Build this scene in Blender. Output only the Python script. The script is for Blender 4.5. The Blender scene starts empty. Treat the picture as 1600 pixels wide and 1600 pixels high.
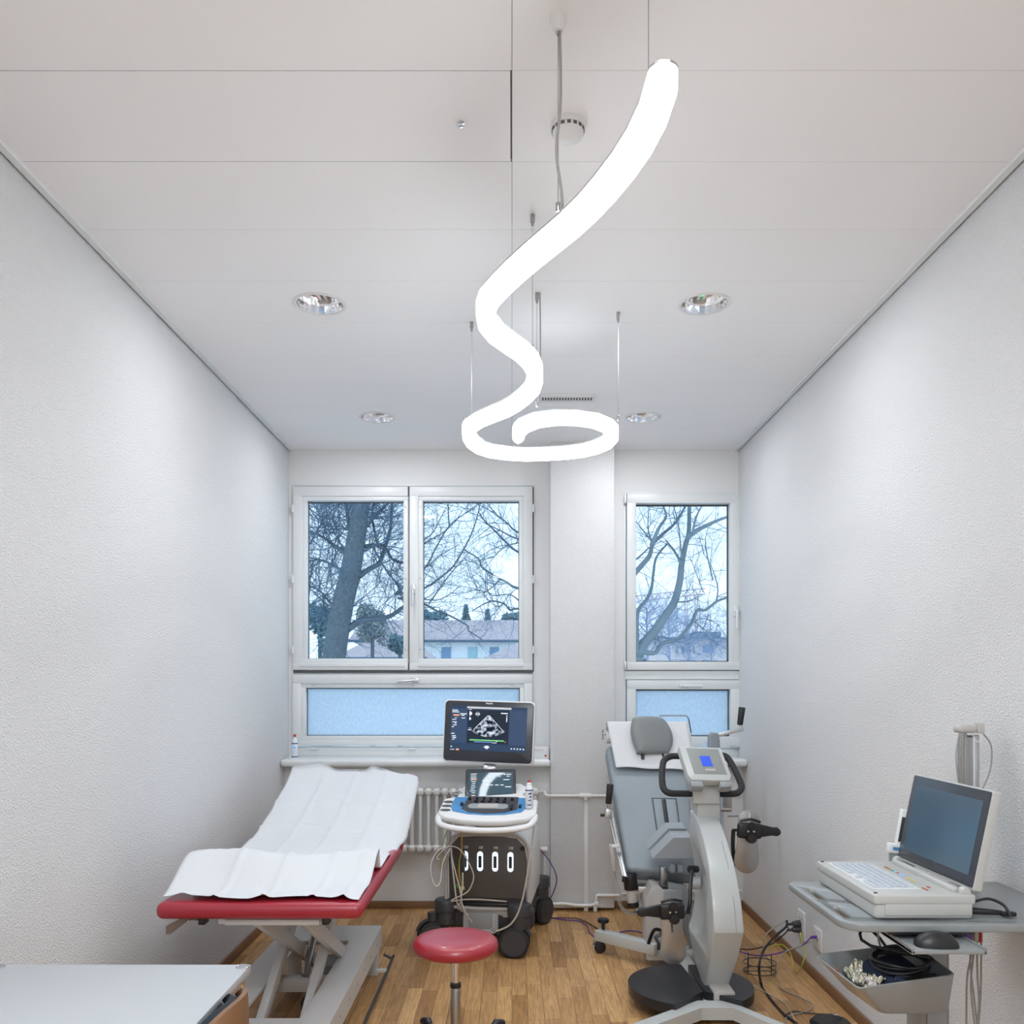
import bpy, bmesh, math, random
from mathutils import Vector, Matrix, Euler
R = math.radians
F = 1375.0                      # focal length in pixels of the 1600 frame
CZ = 1.538                      # camera height
HC = 3.134                      # ceiling height
XL, XR = -1.54, 1.565           # side walls
sc = bpy.context.scene
col = sc.collection
# ------------------------------------------------------------------ camera
cam_d = bpy.data.cameras.new('camera')
cam = bpy.data.objects.new('camera', cam_d); col.objects.link(cam)
cam.location = (0, 0, CZ); cam.rotation_euler = (R(90), 0, 0)
cam_d.sensor_width = 36; cam_d.lens = F/1600*36; cam_d.shift_y = 264/1600
cam_d.clip_start = 0.02; cam_d.clip_end = 500
sc.camera = cam
# ------------------------------------------------------------------ world
wd = bpy.data.worlds.new('overcast_sky'); sc.world = wd; wd.use_nodes = True
nt = wd.node_tree; nt.nodes.clear()
bg = nt.nodes.new('ShaderNodeBackground'); wo = nt.nodes.new('ShaderNodeOutputWorld')
tc = nt.nodes.new('ShaderNodeTexCoord'); sp = nt.nodes.new('ShaderNodeSeparateXYZ'); cr = nt.nodes.new('ShaderNodeValToRGB')
cr.color_ramp.elements[0].position = 0.0; cr.color_ramp.elements[0].color = (0.80, 0.91, 1.0, 1)
cr.color_ramp.elements[1].position = 0.6; cr.color_ramp.elements[1].color = (0.55, 0.76, 1.0, 1)
nt.links.new(tc.outputs['Generated'], sp.inputs[0]); nt.links.new(sp.outputs['Z'], cr.inputs[0])
nt.links.new(cr.outputs[0], bg.inputs[0]); nt.links.new(bg.outputs[0], wo.inputs[0])
bg.inputs[1].default_value = 1.6
LAMP_L = 11.5                   # LED tube radiance
DOWN_W = 8.0                    # recessed downlights, watts each
FILL_W = 44.0                   # added fill panels, out of view behind the camera
# ------------------------------------------------------------------ exposure
vs = sc.view_settings
sc.display_settings.display_device = 'sRGB'
vs.view_transform = 'Standard'; vs.look = 'None'; vs.gamma = 1; vs.use_curve_mapping = False
vs.exposure = 0.05
sc.cycles.max_bounces = 12; sc.cycles.diffuse_bounces = 7; sc.cycles.glossy_bounces = 5
sc.cycles.transparent_max_bounces = 16; sc.cycles.transmission_bounces = 6
sc.cycles.sample_clamp_indirect = 6
sc.cycles.use_denoising = True
# ================================================================== helpers
def W(px, py, Y):               # photograph position and distance -> point
    return Vector(((px-800)*Y/F, Y, CZ-(py-1064)*Y/F))
def mat(name, c, rough=0.5, metal=0.0, bump=None, coat=0.0, emit=None, es=1.0, spec=0.5, var=None, trans=None):
    m = bpy.data.materials.new(name); m.use_nodes = True
    n = m.node_tree; b = n.nodes['Principled BSDF']
    b.inputs['Base Color'].default_value = (*c, 1); b.inputs['Roughness'].default_value = rough
    b.inputs['Metallic'].default_value = metal; b.inputs['Coat Weight'].default_value = coat
    b.inputs['Specular IOR Level'].default_value = spec
    if emit: b.inputs['Emission Color'].default_value = (*emit, 1); b.inputs['Emission Strength'].default_value = es
    t = n.nodes.new('ShaderNodeTexCoord')
    if bump:
        sc_, st, det = bump
        z = n.nodes.new('ShaderNodeTexNoise'); z.inputs['Scale'].default_value = sc_; z.inputs['Detail'].default_value = det
        bp = n.nodes.new('ShaderNodeBump'); bp.inputs['Strength'].default_value = st; bp.inputs['Distance'].default_value = 0.01
        n.links.new(t.outputs['Object'], z.inputs['Vector']); n.links.new(z.outputs['Fac'], bp.inputs['Height'])
        n.links.new(bp.outputs[0], b.inputs['Normal'])
    if var:
        s2, c2 = var
        z2 = n.nodes.new('ShaderNodeTexNoise'); z2.inputs['Scale'].default_value = s2; z2.inputs['Detail'].default_value = 4
        mx = n.nodes.new('ShaderNodeMix'); mx.data_type = 'RGBA'
        mx.inputs['A'].default_value = (*c, 1); mx.inputs['B'].default_value = (*c2, 1)
        n.links.new(t.outputs['Object'], z2.inputs['Vector']); n.links.new(z2.outputs['Fac'], mx.inputs['Factor'])
        n.links.new(mx.outputs['Result'], b.inputs['Base Color'])
    return m
M = {}
def _wall(name, c, scale, strength):
    m = mat(name, c, 0.85, spec=0.2); n = m.node_tree; b = n.nodes['Principled BSDF']
    t = n.nodes.new('ShaderNodeTexCoord')
    a = n.nodes.new('ShaderNodeTexNoise'); a.inputs['Scale'].default_value = scale; a.inputs['Detail'].default_value = 4; a.inputs['Roughness'].default_value = 0.6
    v = n.nodes.new('ShaderNodeTexVoronoi'); v.inputs['Scale'].default_value = scale*0.9
    ad = n.nodes.new('ShaderNodeMath'); ad.operation = 'MULTIPLY_ADD'; ad.inputs[1].default_value = 0.5
    bp = n.nodes.new('ShaderNodeBump'); bp.inputs['Strength'].default_value = strength; bp.inputs['Distance'].default_value = 0.008
    n.links.new(t.outputs['Object'], a.inputs['Vector']); n.links.new(t.outputs['Object'], v.inputs['Vector'])
    n.links.new(v.outputs['Distance'], ad.inputs[0]); n.links.new(a.outputs['Fac'], ad.inputs[2])
    n.links.new(ad.outputs[0], bp.inputs['Height']); n.links.new(bp.outputs[0], b.inputs['Normal'])
    return m
M['plaster'] = _wall('rough_white_plaster', (0.77, 0.775, 0.785), 175, 0.8)
M['smooth'] = mat('smooth_white_paint', (0.76, 0.77, 0.77), 0.6, bump=(20, 0.03, 2))
M['ceiling'] = mat('ceiling_panel_white', (0.86, 0.86, 0.87), 0.55)
M['frame'] = mat('window_frame_white', (0.74, 0.77, 0.78), 0.35)
M['seam'] = mat('joint_grey', (0.30, 0.30, 0.31), 0.9)
M['gap'] = mat('shadow_gap', (0.10, 0.10, 0.10), 0.9)
M['ecg'] = mat('pale_grey_plastic', (0.47, 0.475, 0.46), 0.4)
M['mgrey2'] = mat('console_face_grey', (0.27, 0.285, 0.28), 0.4)
M['white'] = mat('white_plastic', (0.74, 0.74, 0.74), 0.35)
M['paint_pipe'] = mat('radiator_enamel', (0.76, 0.75, 0.73), 0.3)
M['beige'] = mat('warm_grey_plastic', (0.47, 0.45, 0.43), 0.4)
M['lgrey'] = mat('light_grey_enamel', (0.25, 0.265, 0.27), 0.32, coat=0.2)
M['mgrey'] = mat('mid_grey_plastic', (0.30, 0.32, 0.335), 0.42)
M['ergo'] = mat('pale_grey_moulding', (0.50, 0.525, 0.52), 0.3, coat=0.3)
M['char'] = mat('charcoal_plastic', (0.045, 0.045, 0.05), 0.45)
M['char2'] = mat('dark_taupe_panel', (0.085, 0.078, 0.074), 0.38)
M['black'] = mat('black_plastic', (0.012, 0.012, 0.014), 0.4)
M['rubber'] = mat('black_rubber', (0.02, 0.02, 0.022), 0.7, bump=(300, .2, 2))
M['chrome'] = mat('polished_metal', (0.75, 0.75, 0.76), 0.12, 1.0)
M['steel'] = mat('brushed_steel', (0.42, 0.42, 0.42), 0.32, 1.0)
M['alu'] = mat('satin_aluminium', (0.62, 0.63, 0.64), 0.38, 1.0)
M['red'] = mat('red_vinyl', (0.36, 0.012, 0.03), 0.34, bump=(220, .06, 2), coat=0.1, spec=0.8)
M['bedgrey'] = mat('grey_blue_vinyl', (0.245, 0.285, 0.315), 0.46, bump=(160, .10, 3))
M['padgrey'] = mat('grey_headrest_vinyl', (0.22, 0.24, 0.245), 0.4, bump=(160, .08, 3))
M['paper'] = mat('white_paper', (0.66, 0.675, 0.70), 0.8, bump=(45, .10, 3))
M['couchm'] = mat('white_painted_steel', (0.60, 0.60, 0.59), 0.35)
M['desk'] = mat('white_laminate', (0.50, 0.52, 0.54), 0.42)
M['fabric'] = mat('dark_blue_fabric', (0.022, 0.03, 0.042), 0.9, bump=(500, .5, 2))
M['bluep'] = mat('blue_panel', (0.06, 0.24, 0.50), 0.35)
M['cap'] = mat('red_cap', (0.5, 0.05, 0.05), 0.4)
M['navy'] = mat('navy_print', (0.03, 0.07, 0.25), 0.5)
M['bottle'] = mat('white_bottle', (0.8, 0.82, 0.84), 0.3)
M['cream'] = mat('cream_cable', (0.55, 0.50, 0.44), 0.5)
M['greycab'] = mat('grey_cable', (0.33, 0.32, 0.30), 0.5)
M['purple'] = mat('purple_cable', (0.12, 0.035, 0.28), 0.45)
M['yellow'] = mat('yellow_green_cable', (0.42, 0.45, 0.05), 0.45)
M['orange'] = mat('orange_cable', (0.55, 0.12, 0.02), 0.45)
M['green'] = mat('green_clip', (0.03, 0.35, 0.05), 0.45)
M['skirt'] = mat('oak_skirting', (0.25, 0.135, 0.065), 0.5, var=(6, (0.20, 0.10, 0.05)))
M['lcd'] = mat('dark_display_glass', (0.035, 0.06, 0.085), 0.12, spec=0.6, emit=(0.04, 0.075, 0.11), es=0.5)
M['bezel'] = mat('display_bezel', (0.035, 0.04, 0.05), 0.25)
M['bluelcd'] = mat('blue_lcd', (0.02, 0.05, 0.4), 0.2, emit=(0.03, 0.09, 0.55), es=0.8)
M['scr'] = mat('lit_screen', (0.008, 0.015, 0.03), 0.2, emit=(0.02, 0.045, 0.095), es=1.0, spec=0.3)
M['scr2'] = mat('lit_screen_panel', (0.008, 0.015, 0.03), 0.2, emit=(0.035, 0.062, 0.13), es=1.0, spec=0.3)
M['scrk'] = mat('lit_screen_black', (0.004, 0.006, 0.01), 0.2, emit=(0.010, 0.018, 0.035), es=1.0, spec=0.3)
M['touch'] = mat('touch_screen_glass', (0.012, 0.025, 0.035), 0.04, emit=(0.015, 0.05, 0.075), es=1.0, spec=0.9)
M['stxt'] = mat('screen_text', (0.5, 0.5, 0.5), 0.4, emit=(0.75, 0.82, 0.9), es=0.8)
M['sor'] = mat('screen_orange', (0.5, 0.2, 0.1), 0.4, emit=(0.8, 0.35, 0.2), es=0.8)
M['sgr'] = mat('screen_green', (0.1, 0.4, 0.1), 0.4, emit=(0.2, 0.6, 0.25), es=0.8)
M['sbl'] = mat('screen_blue', (0.1, 0.2, 0.4), 0.4, emit=(0.15, 0.4, 0.75), es=0.8)
M['port'] = mat('port_light_ring', (0.7, 0.8, 0.9), 0.3, emit=(0.75, 0.86, 1.0), es=0.95)
M['keys'] = mat('pale_key', (0.50, 0.54, 0.60), 0.5)
M['keybed'] = mat('keyboard_plate', (0.66, 0.68, 0.70), 0.45)
M['foil'] = mat('silver_foil', (0.75, 0.68, 0.52), 0.2, 1.0, bump=(60, 1.0, 3))
M['plasticbag'] = mat('clear_plastic', (0.45, 0.6, 0.75), 0.2, bump=(60, .6, 3))
M['cuff'] = mat('navy_cuff_fabric', (0.012, 0.022, 0.055), 0.8, bump=(300, .4, 2))
M['label_red'] = mat('red_label', (0.5, 0.08, 0.03), 0.5)
M['lab_y'] = mat('yellow_mark', (0.7, 0.6, 0.15), 0.5)
M['bark'] = mat('grey_bark', (0.19, 0.23, 0.26), 0.9, bump=(30, 1.0, 6), var=(22, (0.04, 0.06, 0.08)))  # tree colours from here on carry the bluish outdoor haze
M['bark2'] = mat('smooth_grey_bark', (0.26, 0.31, 0.33), 0.9, bump=(10, .6, 5), var=(3, (0.12, 0.15, 0.18)))
M['twig'] = mat('twig', (0.12, 0.19, 0.26), 0.9)
M['ever'] = mat('evergreen', (0.13, 0.24, 0.28), 0.9, var=(2, (0.20, 0.30, 0.30)))
M['ivy'] = mat('ivy_leaf', (0.24, 0.32, 0.25), 0.8, var=(1.2, (0.34, 0.33, 0.38)))
M['haze'] = mat('hazed_twigs', (0.42, 0.46, 0.58), 0.9)  # haze of distance painted into the twig colour
M['tile'] = mat('clay_roof_tile', (0.60, 0.47, 0.45), 0.8, var=(1.5, (0.52, 0.40, 0.39)))
M['render'] = mat('white_render', (0.88, 0.90, 0.90), 0.8)
M['pink'] = mat('pink_render', (0.88, 0.74, 0.70), 0.8)
M['wing'] = mat('facade_window', (0.20, 0.34, 0.50), 0.3)
M['wing2'] = mat('facade_window_pale', (0.40, 0.60, 0.64), 0.4)
M['gutter'] = mat('gutter', (0.12, 0.16, 0.22), 0.6)
M['crane'] = mat('red_crane_paint', (0.62, 0.36, 0.42), 0.6)
M['grass'] = mat('pale_bounce_lawn', (0.42, 0.46, 0.46), 0.95, var=(0.5, (0.50, 0.53, 0.55)))  # unseen ground, made pale to bounce daylight onto the ceiling
M['green_led'] = mat('green_indicator', (0.1, 0.6, 0.2), 0.4, emit=(0.1, 0.9, 0.3), es=1)
# anti-slip checker rubber for the step
def _treadmat():
    m = mat('ribbed_black_rubber', (0.02, 0.02, 0.024), 0.34); n = m.node_tree; b = n.nodes['Principled BSDF']
    t = n.nodes.new('ShaderNodeTexCoord'); v = n.nodes.new('ShaderNodeTexChecker'); v.inputs['Scale'].default_value = 55
    bp = n.nodes.new('ShaderNodeBump'); bp.inputs['Strength'].default_value = 0.6; bp.inputs['Distance'].default_value = 0.002
    n.links.new(t.outputs['Object'], v.inputs['Vector']); n.links.new(v.outputs['Fac'], bp.inputs['Height']); n.links.new(bp.outputs[0], b.inputs['Normal'])
    return m
M['tread'] = _treadmat()
def _glass(name, tint, refl=0.06):
    m = bpy.data.materials.new(name); m.use_nodes = True; n = m.node_tree; n.nodes.clear()
    o = n.nodes.new('ShaderNodeOutputMaterial'); mx = n.nodes.new('ShaderNodeMixShader'); tr = n.nodes.new('ShaderNodeBsdfTransparent')
    g = n.nodes.new('ShaderNodeBsdfGlossy'); g.inputs['Roughness'].default_value = 0.02
    tr.inputs[0].default_value = (*tint, 1); mx.inputs[0].default_value = refl
    n.links.new(tr.outputs[0], mx.inputs[1]); n.links.new(g.outputs[0], mx.inputs[2]); n.links.new(mx.outputs[0], o.inputs[0])
    return m
M['glass'] = _glass('window_glass', (0.90, 0.96, 1.0), 0.01)
M['clear'] = _glass('clear_plastic_plate', (0.72, 0.78, 0.80), 0.15)
def _frost(name, c):
    m = bpy.data.materials.new(name); m.use_nodes = True; n = m.node_tree; n.nodes.clear()
    o = n.nodes.new('ShaderNodeOutputMaterial'); mx = n.nodes.new('ShaderNodeMixShader'); mx.inputs[0].default_value = 0.12
    tl = n.nodes.new('ShaderNodeBsdfTranslucent'); tl.inputs[0].default_value = (*c, 1)
    df = n.nodes.new('ShaderNodeBsdfDiffuse'); df.inputs[0].default_value = (*c, 1)
    t = n.nodes.new('ShaderNodeTexCoord'); mp = n.nodes.new('ShaderNodeMapping'); mp.inputs['Rotation'].default_value = (0, R(35), 0); mp.inputs['Scale'].default_value = (75, 75, 40)
    z = n.nodes.new('ShaderNodeTexNoise'); z.inputs['Scale'].default_value = 1.0; z.inputs['Detail'].default_value = 3
    rr = n.nodes.new('ShaderNodeMapRange'); rr.inputs['To Min'].default_value = 0.86; rr.inputs['To Max'].default_value = 1.0
    rr.inputs['From Min'].default_value = 0.3; rr.inputs['From Max'].default_value = 0.7
    mc = n.nodes.new('ShaderNodeMix'); mc.data_type = 'RGBA'; mc.blend_type = 'MULTIPLY'; mc.inputs['Factor'].default_value = 1; mc.inputs['A'].default_value = (*c, 1)
    n.links.new(t.outputs['Object'], mp.inputs[0]); n.links.new(mp.outputs[0], z.inputs[0]); n.links.new(z.outputs['Fac'], rr.inputs[0])
    n.links.new(rr.outputs[0], mc.inputs['B']); n.links.new(mc.outputs['Result'], tl.inputs[0])
    n.links.new(tl.outputs[0], mx.inputs[1]); n.links.new(df.outputs[0], mx.inputs[2]); n.links.new(mx.outputs[0], o.inputs[0])
    return m
M['frost'] = _frost('frosted_glass', (0.84, 0.93, 1.0))
def _emit(name, c, s):
    m = bpy.data.materials.new(name); m.use_nodes = True; n = m.node_tree; n.nodes.clear()
    o = n.nodes.new('ShaderNodeOutputMaterial'); e = n.nodes.new('ShaderNodeEmission'); e.inputs[0].default_value = (*c, 1); e.inputs[1].default_value = s
    n.links.new(e.outputs[0], o.inputs[0]); return m
M['led'] = _emit('led_diffuser', (0.87, 0.95, 1.0), LAMP_L)
M['fill_led'] = _emit('fill_panel_glow', (1, 0.98, 0.96), 1.0)  # glow of the added fill panels
def _parquet():
    m = bpy.data.materials.new('oak_strip_parquet'); m.use_nodes = True; n = m.node_tree; b = n.nodes['Principled BSDF']
    L = n.links.new
    t = n.nodes.new('ShaderNodeTexCoord'); s = n.nodes.new('ShaderNodeSeparateXYZ'); c = n.nodes.new('ShaderNodeCombineXYZ')
    L(t.outputs['Object'], s.inputs[0]); L(s.outputs['Y'], c.inputs['X']); L(s.outputs['X'], c.inputs['Y'])
    def brick(w, h, off, c1, c2, mortar):
        k = n.nodes.new('ShaderNodeTexBrick'); k.offset = off; k.offset_frequency = 2; k.squash = 1
        k.inputs['Scale'].default_value = 1; k.inputs['Brick Width'].default_value = w; k.inputs['Row Height'].default_value = h
        k.inputs['Mortar Size'].default_value = mortar; k.inputs['Mortar Smooth'].default_value = 0.2; k.inputs['Bias'].default_value = 0
        k.inputs['Color1'].default_value = c1; k.inputs['Color2'].default_value = c2; k.inputs['Mortar'].default_value = (0.12, 0.055, 0.022, 1)
        return k
    k = brick(0.46, 0.074, 0.37, (0.38, 0.195, 0.070, 1), (0.68, 0.405, 0.175, 1), 0.0010)
    # shift each row by its own amount
    fl = n.nodes.new('ShaderNodeMath'); fl.operation = 'DIVIDE'; fl.inputs[1].default_value = 0.074; L(s.outputs['X'], fl.inputs[0])
    f2 = n.nodes.new('ShaderNodeMath'); f2.operation = 'FLOOR'; L(fl.outputs[0], f2.inputs[0])
    wn = n.nodes.new('ShaderNodeTexWhiteNoise'); wn.noise_dimensions = '1D'; L(f2.outputs[0], wn.inputs['W'])
    ad = n.nodes.new('ShaderNodeMath'); ad.operation = 'ADD'; L(s.outputs['Y'], ad.inputs[0]); L(wn.outputs['Value'], ad.inputs[1])
    c2 = n.nodes.new('ShaderNodeCombineXYZ'); L(ad.outputs[0], c2.inputs['X']); L(s.outputs['X'], c2.inputs['Y'])
    L(c2.outputs[0], k.inputs['Vector'])
    mp = n.nodes.new('ShaderNodeMapping'); mp.inputs['Scale'].default_value = (5, 75, 1); L(c2.outputs[0], mp.inputs[0])
    z = n.nodes.new('ShaderNodeTexNoise'); z.inputs['Scale'].default_value = 1.3; z.inputs['Detail'].default_value = 6; z.inputs['Distortion'].default_value = 0.8
    L(mp.outputs[0], z.inputs['Vector'])
    rr = n.nodes.new('ShaderNodeMapRange'); rr.inputs['From Min'].default_value = 0.3; rr.inputs['From Max'].default_value = 0.7
    rr.inputs['To Min'].default_value = 0.66; rr.inputs['To Max'].default_value = 1.18; L(z.outputs['Fac'], rr.inputs[0])
    mx = n.nodes.new('ShaderNodeMix'); mx.data_type = 'RGBA'; mx.blend_type = 'MULTIPLY'; mx.inputs['Factor'].default_value = 1
    L(k.outputs['Color'], mx.inputs['A']); L(rr.outputs[0], mx.inputs['B']); L(mx.outputs['Result'], b.inputs['Base Color'])
    b.inputs['Roughness'].default_value = 0.36; b.inputs['Specular IOR Level'].default_value = 0.4
    bp = n.nodes.new('ShaderNodeBump'); bp.inputs['Strength'].default_value = 0.08; bp.inputs['Distance'].default_value = 0.002
    L(z.outputs['Fac'], bp.inputs['Height']); L(bp.outputs[0], b.inputs['Normal'])
    return m
M['parquet'] = _parquet()
def _sector():
    m = _emit('ultrasound_image', (1, 1, 1), 1.0); n = m.node_tree; e = n.nodes['Emission']; L = n.links.new
    t = n.nodes.new('ShaderNodeTexCoord'); z = n.nodes.new('ShaderNodeTexNoise'); z.inputs['Scale'].default_value = 42; z.inputs['Detail'].default_value = 5
    r = n.nodes.new('ShaderNodeValToRGB'); r.color_ramp.elements[0].position = 0.46; r.color_ramp.elements[0].color = (0.01, 0.02, 0.045, 1)
    r.color_ramp.elements[1].position = 0.64; r.color_ramp.elements[1].color = (0.75, 0.82, 0.95, 1)
    L(t.outputs['Object'], z.inputs['Vector']); L(z.outputs['Fac'], r.inputs[0]); L(r.outputs[0], e.inputs[0]); return m
M['sector'] = _sector()

def cm(P, n=6, closed=False):   # Catmull-Rom through points
    P = [Vector(p) for p in P]; out = []; N = len(P)
    rng = range(N if closed else N-1)
    for i in rng:
        if closed: a, b, c, d = P[i-1], P[i], P[(i+1) % N], P[(i+2) % N]
        else: a = P[max(i-1, 0)]; b = P[i]; c = P[i+1]; d = P[min(i+2, N-1)]
        for k in range(n):
            t = k/n
            out.append(0.5*((2*b)+(c-a)*t+(2*a-5*b+4*c-d)*t*t+(3*b-a-3*c+d)*t**3))
    if not closed: out.append(P[-1].copy())
    return out
class MB:
    def __init__(s): s.v = []; s.f = []
    def _bm(s, bm, mx=None):
        if mx is not None: bmesh.ops.transform(bm, matrix=mx, verts=bm.verts)
        o = len(s.v); bm.verts.ensure_lookup_table()
        for i, v in enumerate(bm.verts): v.index = i; s.v.append(v.co.copy())
        for f in bm.faces: s.f.append([o+v.index for v in f.verts])
        bm.free(); return s
    def box(s, c, d, rot=(0, 0, 0), bev=0, seg=2, mx=None):
        bm = bmesh.new(); bmesh.ops.create_cube(bm, size=1)
        bmesh.ops.scale(bm, vec=d, verts=bm.verts)
        if bev: bmesh.ops.bevel(bm, geom=list(bm.edges), offset=min(bev, min(d)*0.49), segments=seg, affect='EDGES', profile=0.5)
        m = Matrix.Translation(c) @ Euler(rot).to_matrix().to_4x4()
        return s._bm(bm, (mx @ m) if mx is not None else m)
    def bb(s, x0, x1, y0, y1, z0, z1, bev=0, seg=2):
        return s.box(((x0+x1)/2, (y0+y1)/2, (z0+z1)/2), (abs(x1-x0), abs(y1-y0), abs(z1-z0)), bev=bev, seg=seg)
    def ring_loft(s, rings, caps=True, closed=True):
        o = len(s.v); n = len(rings[0])
        for r in rings: s.v += [Vector(p) for p in r]
        for i in range(len(rings)-1):
            for j in range(n if closed else n-1):
                a = o+i*n+j; b = o+i*n+(j+1) % n
                s.f.append([a, b, b+n, a+n])
        if caps: s.f.append([o+j for j in range(n)][::-1]); s.f.append([o+(len(rings)-1)*n+j for j in range(n)])
        return s
    def tube(s, P, r, seg=8, n=0, closed=False, flat=None):
        if n: P = cm(P, n, closed)
        P = [Vector(p) for p in P]; N = len(P)
        rs = r if isinstance(r, (list, tuple)) else None
        rings = []; up = None
        for i, p in enumerate(P):
            if closed: d = (P[(i+1) % N]-P[i-1])
            else: d = P[min(i+1, N-1)]-P[max(i-1, 0)]
            if d.length < 1e-9: d = Vector((0, 0, 1))
            d.normalize()
            if up is None:
                up = Vector((0, 0, 1)) if abs(d.z) < 0.9 else Vector((0, 1, 0))
            u = (up-d*up.dot(d))
            if u.length < 1e-6: u = d.orthogonal()
            u.normalize(); up = u; w = d.cross(u)
            if rs: rr = rs[0]+(rs[1]-rs[0])*i/max(N-1, 1) if len(rs) == 2 and N > 2 else rs[i]
            else: rr = r
            rings.append([p+(u*math.cos(6.28318*k/seg)*(flat or 1)+w*math.sin(6.28318*k/seg))*rr for k in range(seg)])
        if closed: rings.append(rings[0]); return s.ring_loft(rings, caps=False)
        return s.ring_loft(rings)
    def cyl(s, a, b, r, r2=None, seg=20, bev=0):
        a = Vector(a); b = Vector(b); r2 = r if r2 is None else r2
        if bev:
            d = (b-a).normalized()
            return s.tube([a, a+d*bev*0.3, a+d*bev, b-d*bev, b-d*bev*0.3, b], [r-bev, r-bev*0.3, r, r2, r2-bev*0.3, r2-bev], seg)
        return s.tube([a, b], [r, r2], seg) if True else s
    def lathe(s, prof, c, axis=(0, 0, 1), seg=32):
        c = Vector(c); q = Vector(axis).to_track_quat('Z', 'Y')
        rings = [[c+q @ Vector((math.cos(6.28318*k/seg)*r, math.sin(6.28318*k/seg)*r, z)) for k in range(seg)] for r, z in prof]
        return s.ring_loft(rings)
    def prism(s, poly, mx, t, bev=0, seg=2):     # polygon in local XZ, thickness t along +Y of mx
        bm = bmesh.new(); vs_ = [bm.verts.new((x, 0, z)) for x, z in poly]; f = bm.faces.new(vs_)
        e = bmesh.ops.extrude_face_region(bm, geom=[f]); nv = [g for g in e['geom'] if isinstance(g, bmesh.types.BMVert)]
        bmesh.ops.translate(bm, vec=(0, t, 0), verts=nv)
        bmesh.ops.recalc_face_normals(bm, faces=bm.faces)
        if bev:
            ed = [e for e in bm.edges if e.is_manifold and e.calc_face_angle(0) > 0.6 and abs((e.verts[0].co-e.verts[1].co).y) < t*0.5]
            bmesh.ops.bevel(bm, geom=ed, offset=bev, segments=seg, affect='EDGES', profile=0.5)
        return s._bm(bm, mx)
    def rslab(s, w, h, t, rad, mx, bev=0, seg=2, n=6):
        return s.prism(rrect(w, h, rad, n), mx, t, bev, seg)
    def sph(s, c, r, sub=2, scale=(1, 1, 1), noise=0, rng=None):
        bm = bmesh.new(); bmesh.ops.create_icosphere(bm, subdivisions=sub, radius=r)
        for v in bm.verts:
            k = 1+(rng.uniform(-noise, noise) if noise else 0)
            v.co = Vector((v.co.x*scale[0], v.co.y*scale[1], v.co.z*scale[2]))*k
        return s._bm(bm, Matrix.Translation(c))
    def quad(s, pts):
        o = len(s.v); s.v += [Vector(p) for p in pts]; s.f.append(list(range(o, o+len(pts)))); return s
    def build(s, name, m, parent=None, local=False, smooth=True, ang=38, origin=None):
        me = bpy.data.meshes.new(name)
        V = s.v
        if parent is not None and not local:
            inv = WM[parent.name_full].inverted(); V = [inv @ v for v in V]
        me.from_pydata([tuple(v) for v in V], [], s.f); me.materials.append(M[m] if isinstance(m, str) else m)
        o = bpy.data.objects.new(name, me)
        bm = bmesh.new(); bm.from_mesh(me); bmesh.ops.recalc_face_normals(bm, faces=bm.faces)
        for f in bm.faces: f.smooth = smooth
        if smooth:
            for e in bm.edges:
                if e.is_manifold and e.calc_face_angle(0) > R(ang): e.smooth = False
        if parent is None:      # put the origin at the base centre of a single mesh thing
            lo = [min(v.co[i] for v in bm.verts) for i in range(3)]; hi = [max(v.co[i] for v in bm.verts) for i in range(3)]
            c = Vector(((lo[0]+hi[0])/2, (lo[1]+hi[1])/2, lo[2])) if origin is None else Vector(origin)
            bmesh.ops.translate(bm, vec=-c, verts=bm.verts); o.location = c
            WM[name] = None
        bm.to_mesh(me); bm.free()
        col.objects.link(o)
        if parent is not None: o.parent = parent; WM[o.name_full] = WM[parent.name_full].copy()
        else: WM[o.name_full] = Matrix.Translation(o.location)
        return o
WM = {}
def rrect(w, h, r, n=6):
    out = []
    for cx, cz, a0 in ((w/2-r, h/2-r, 0), (-w/2+r, h/2-r, 90), (-w/2+r, -h/2+r, 180), (w/2-r, -h/2+r, 270)):
        for k in range(n+1):
            a = R(a0+90*k/n); out.append((cx+r*math.cos(a), cz+r*math.sin(a)))
    return out
def tag(o, label=None, cat=None, group=None, kind=None):
    if label: o['label'] = label
    if cat: o['category'] = cat
    if group: o['group'] = group
    if kind: o['kind'] = kind
    return o
def thing(name, label, cat, loc=(0, 0, 0), rot=(0, 0, 0), group=None, kind=None):
    o = bpy.data.objects.new(name, None); col.objects.link(o); o.location = loc; o.rotation_euler = rot
    o.empty_display_size = 0.1
    WM[o.name_full] = Matrix.Translation(loc) @ Euler(rot).to_matrix().to_4x4()
    return tag(o, label, cat, group, kind)
def dup(root, loc, label=None):
    r = root.copy(); col.objects.link(r); r.location = loc
    if label: r['label'] = label
    WM[r.name_full] = Matrix.Translation(loc) @ WM[root.name_full].to_3x3().to_4x4()
    for ch in list(root.children):
        c = ch.copy(); col.objects.link(c); c.parent = r
        for g in ch.children:
            d = g.copy(); col.objects.link(d); d.parent = c
    return r
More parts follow.
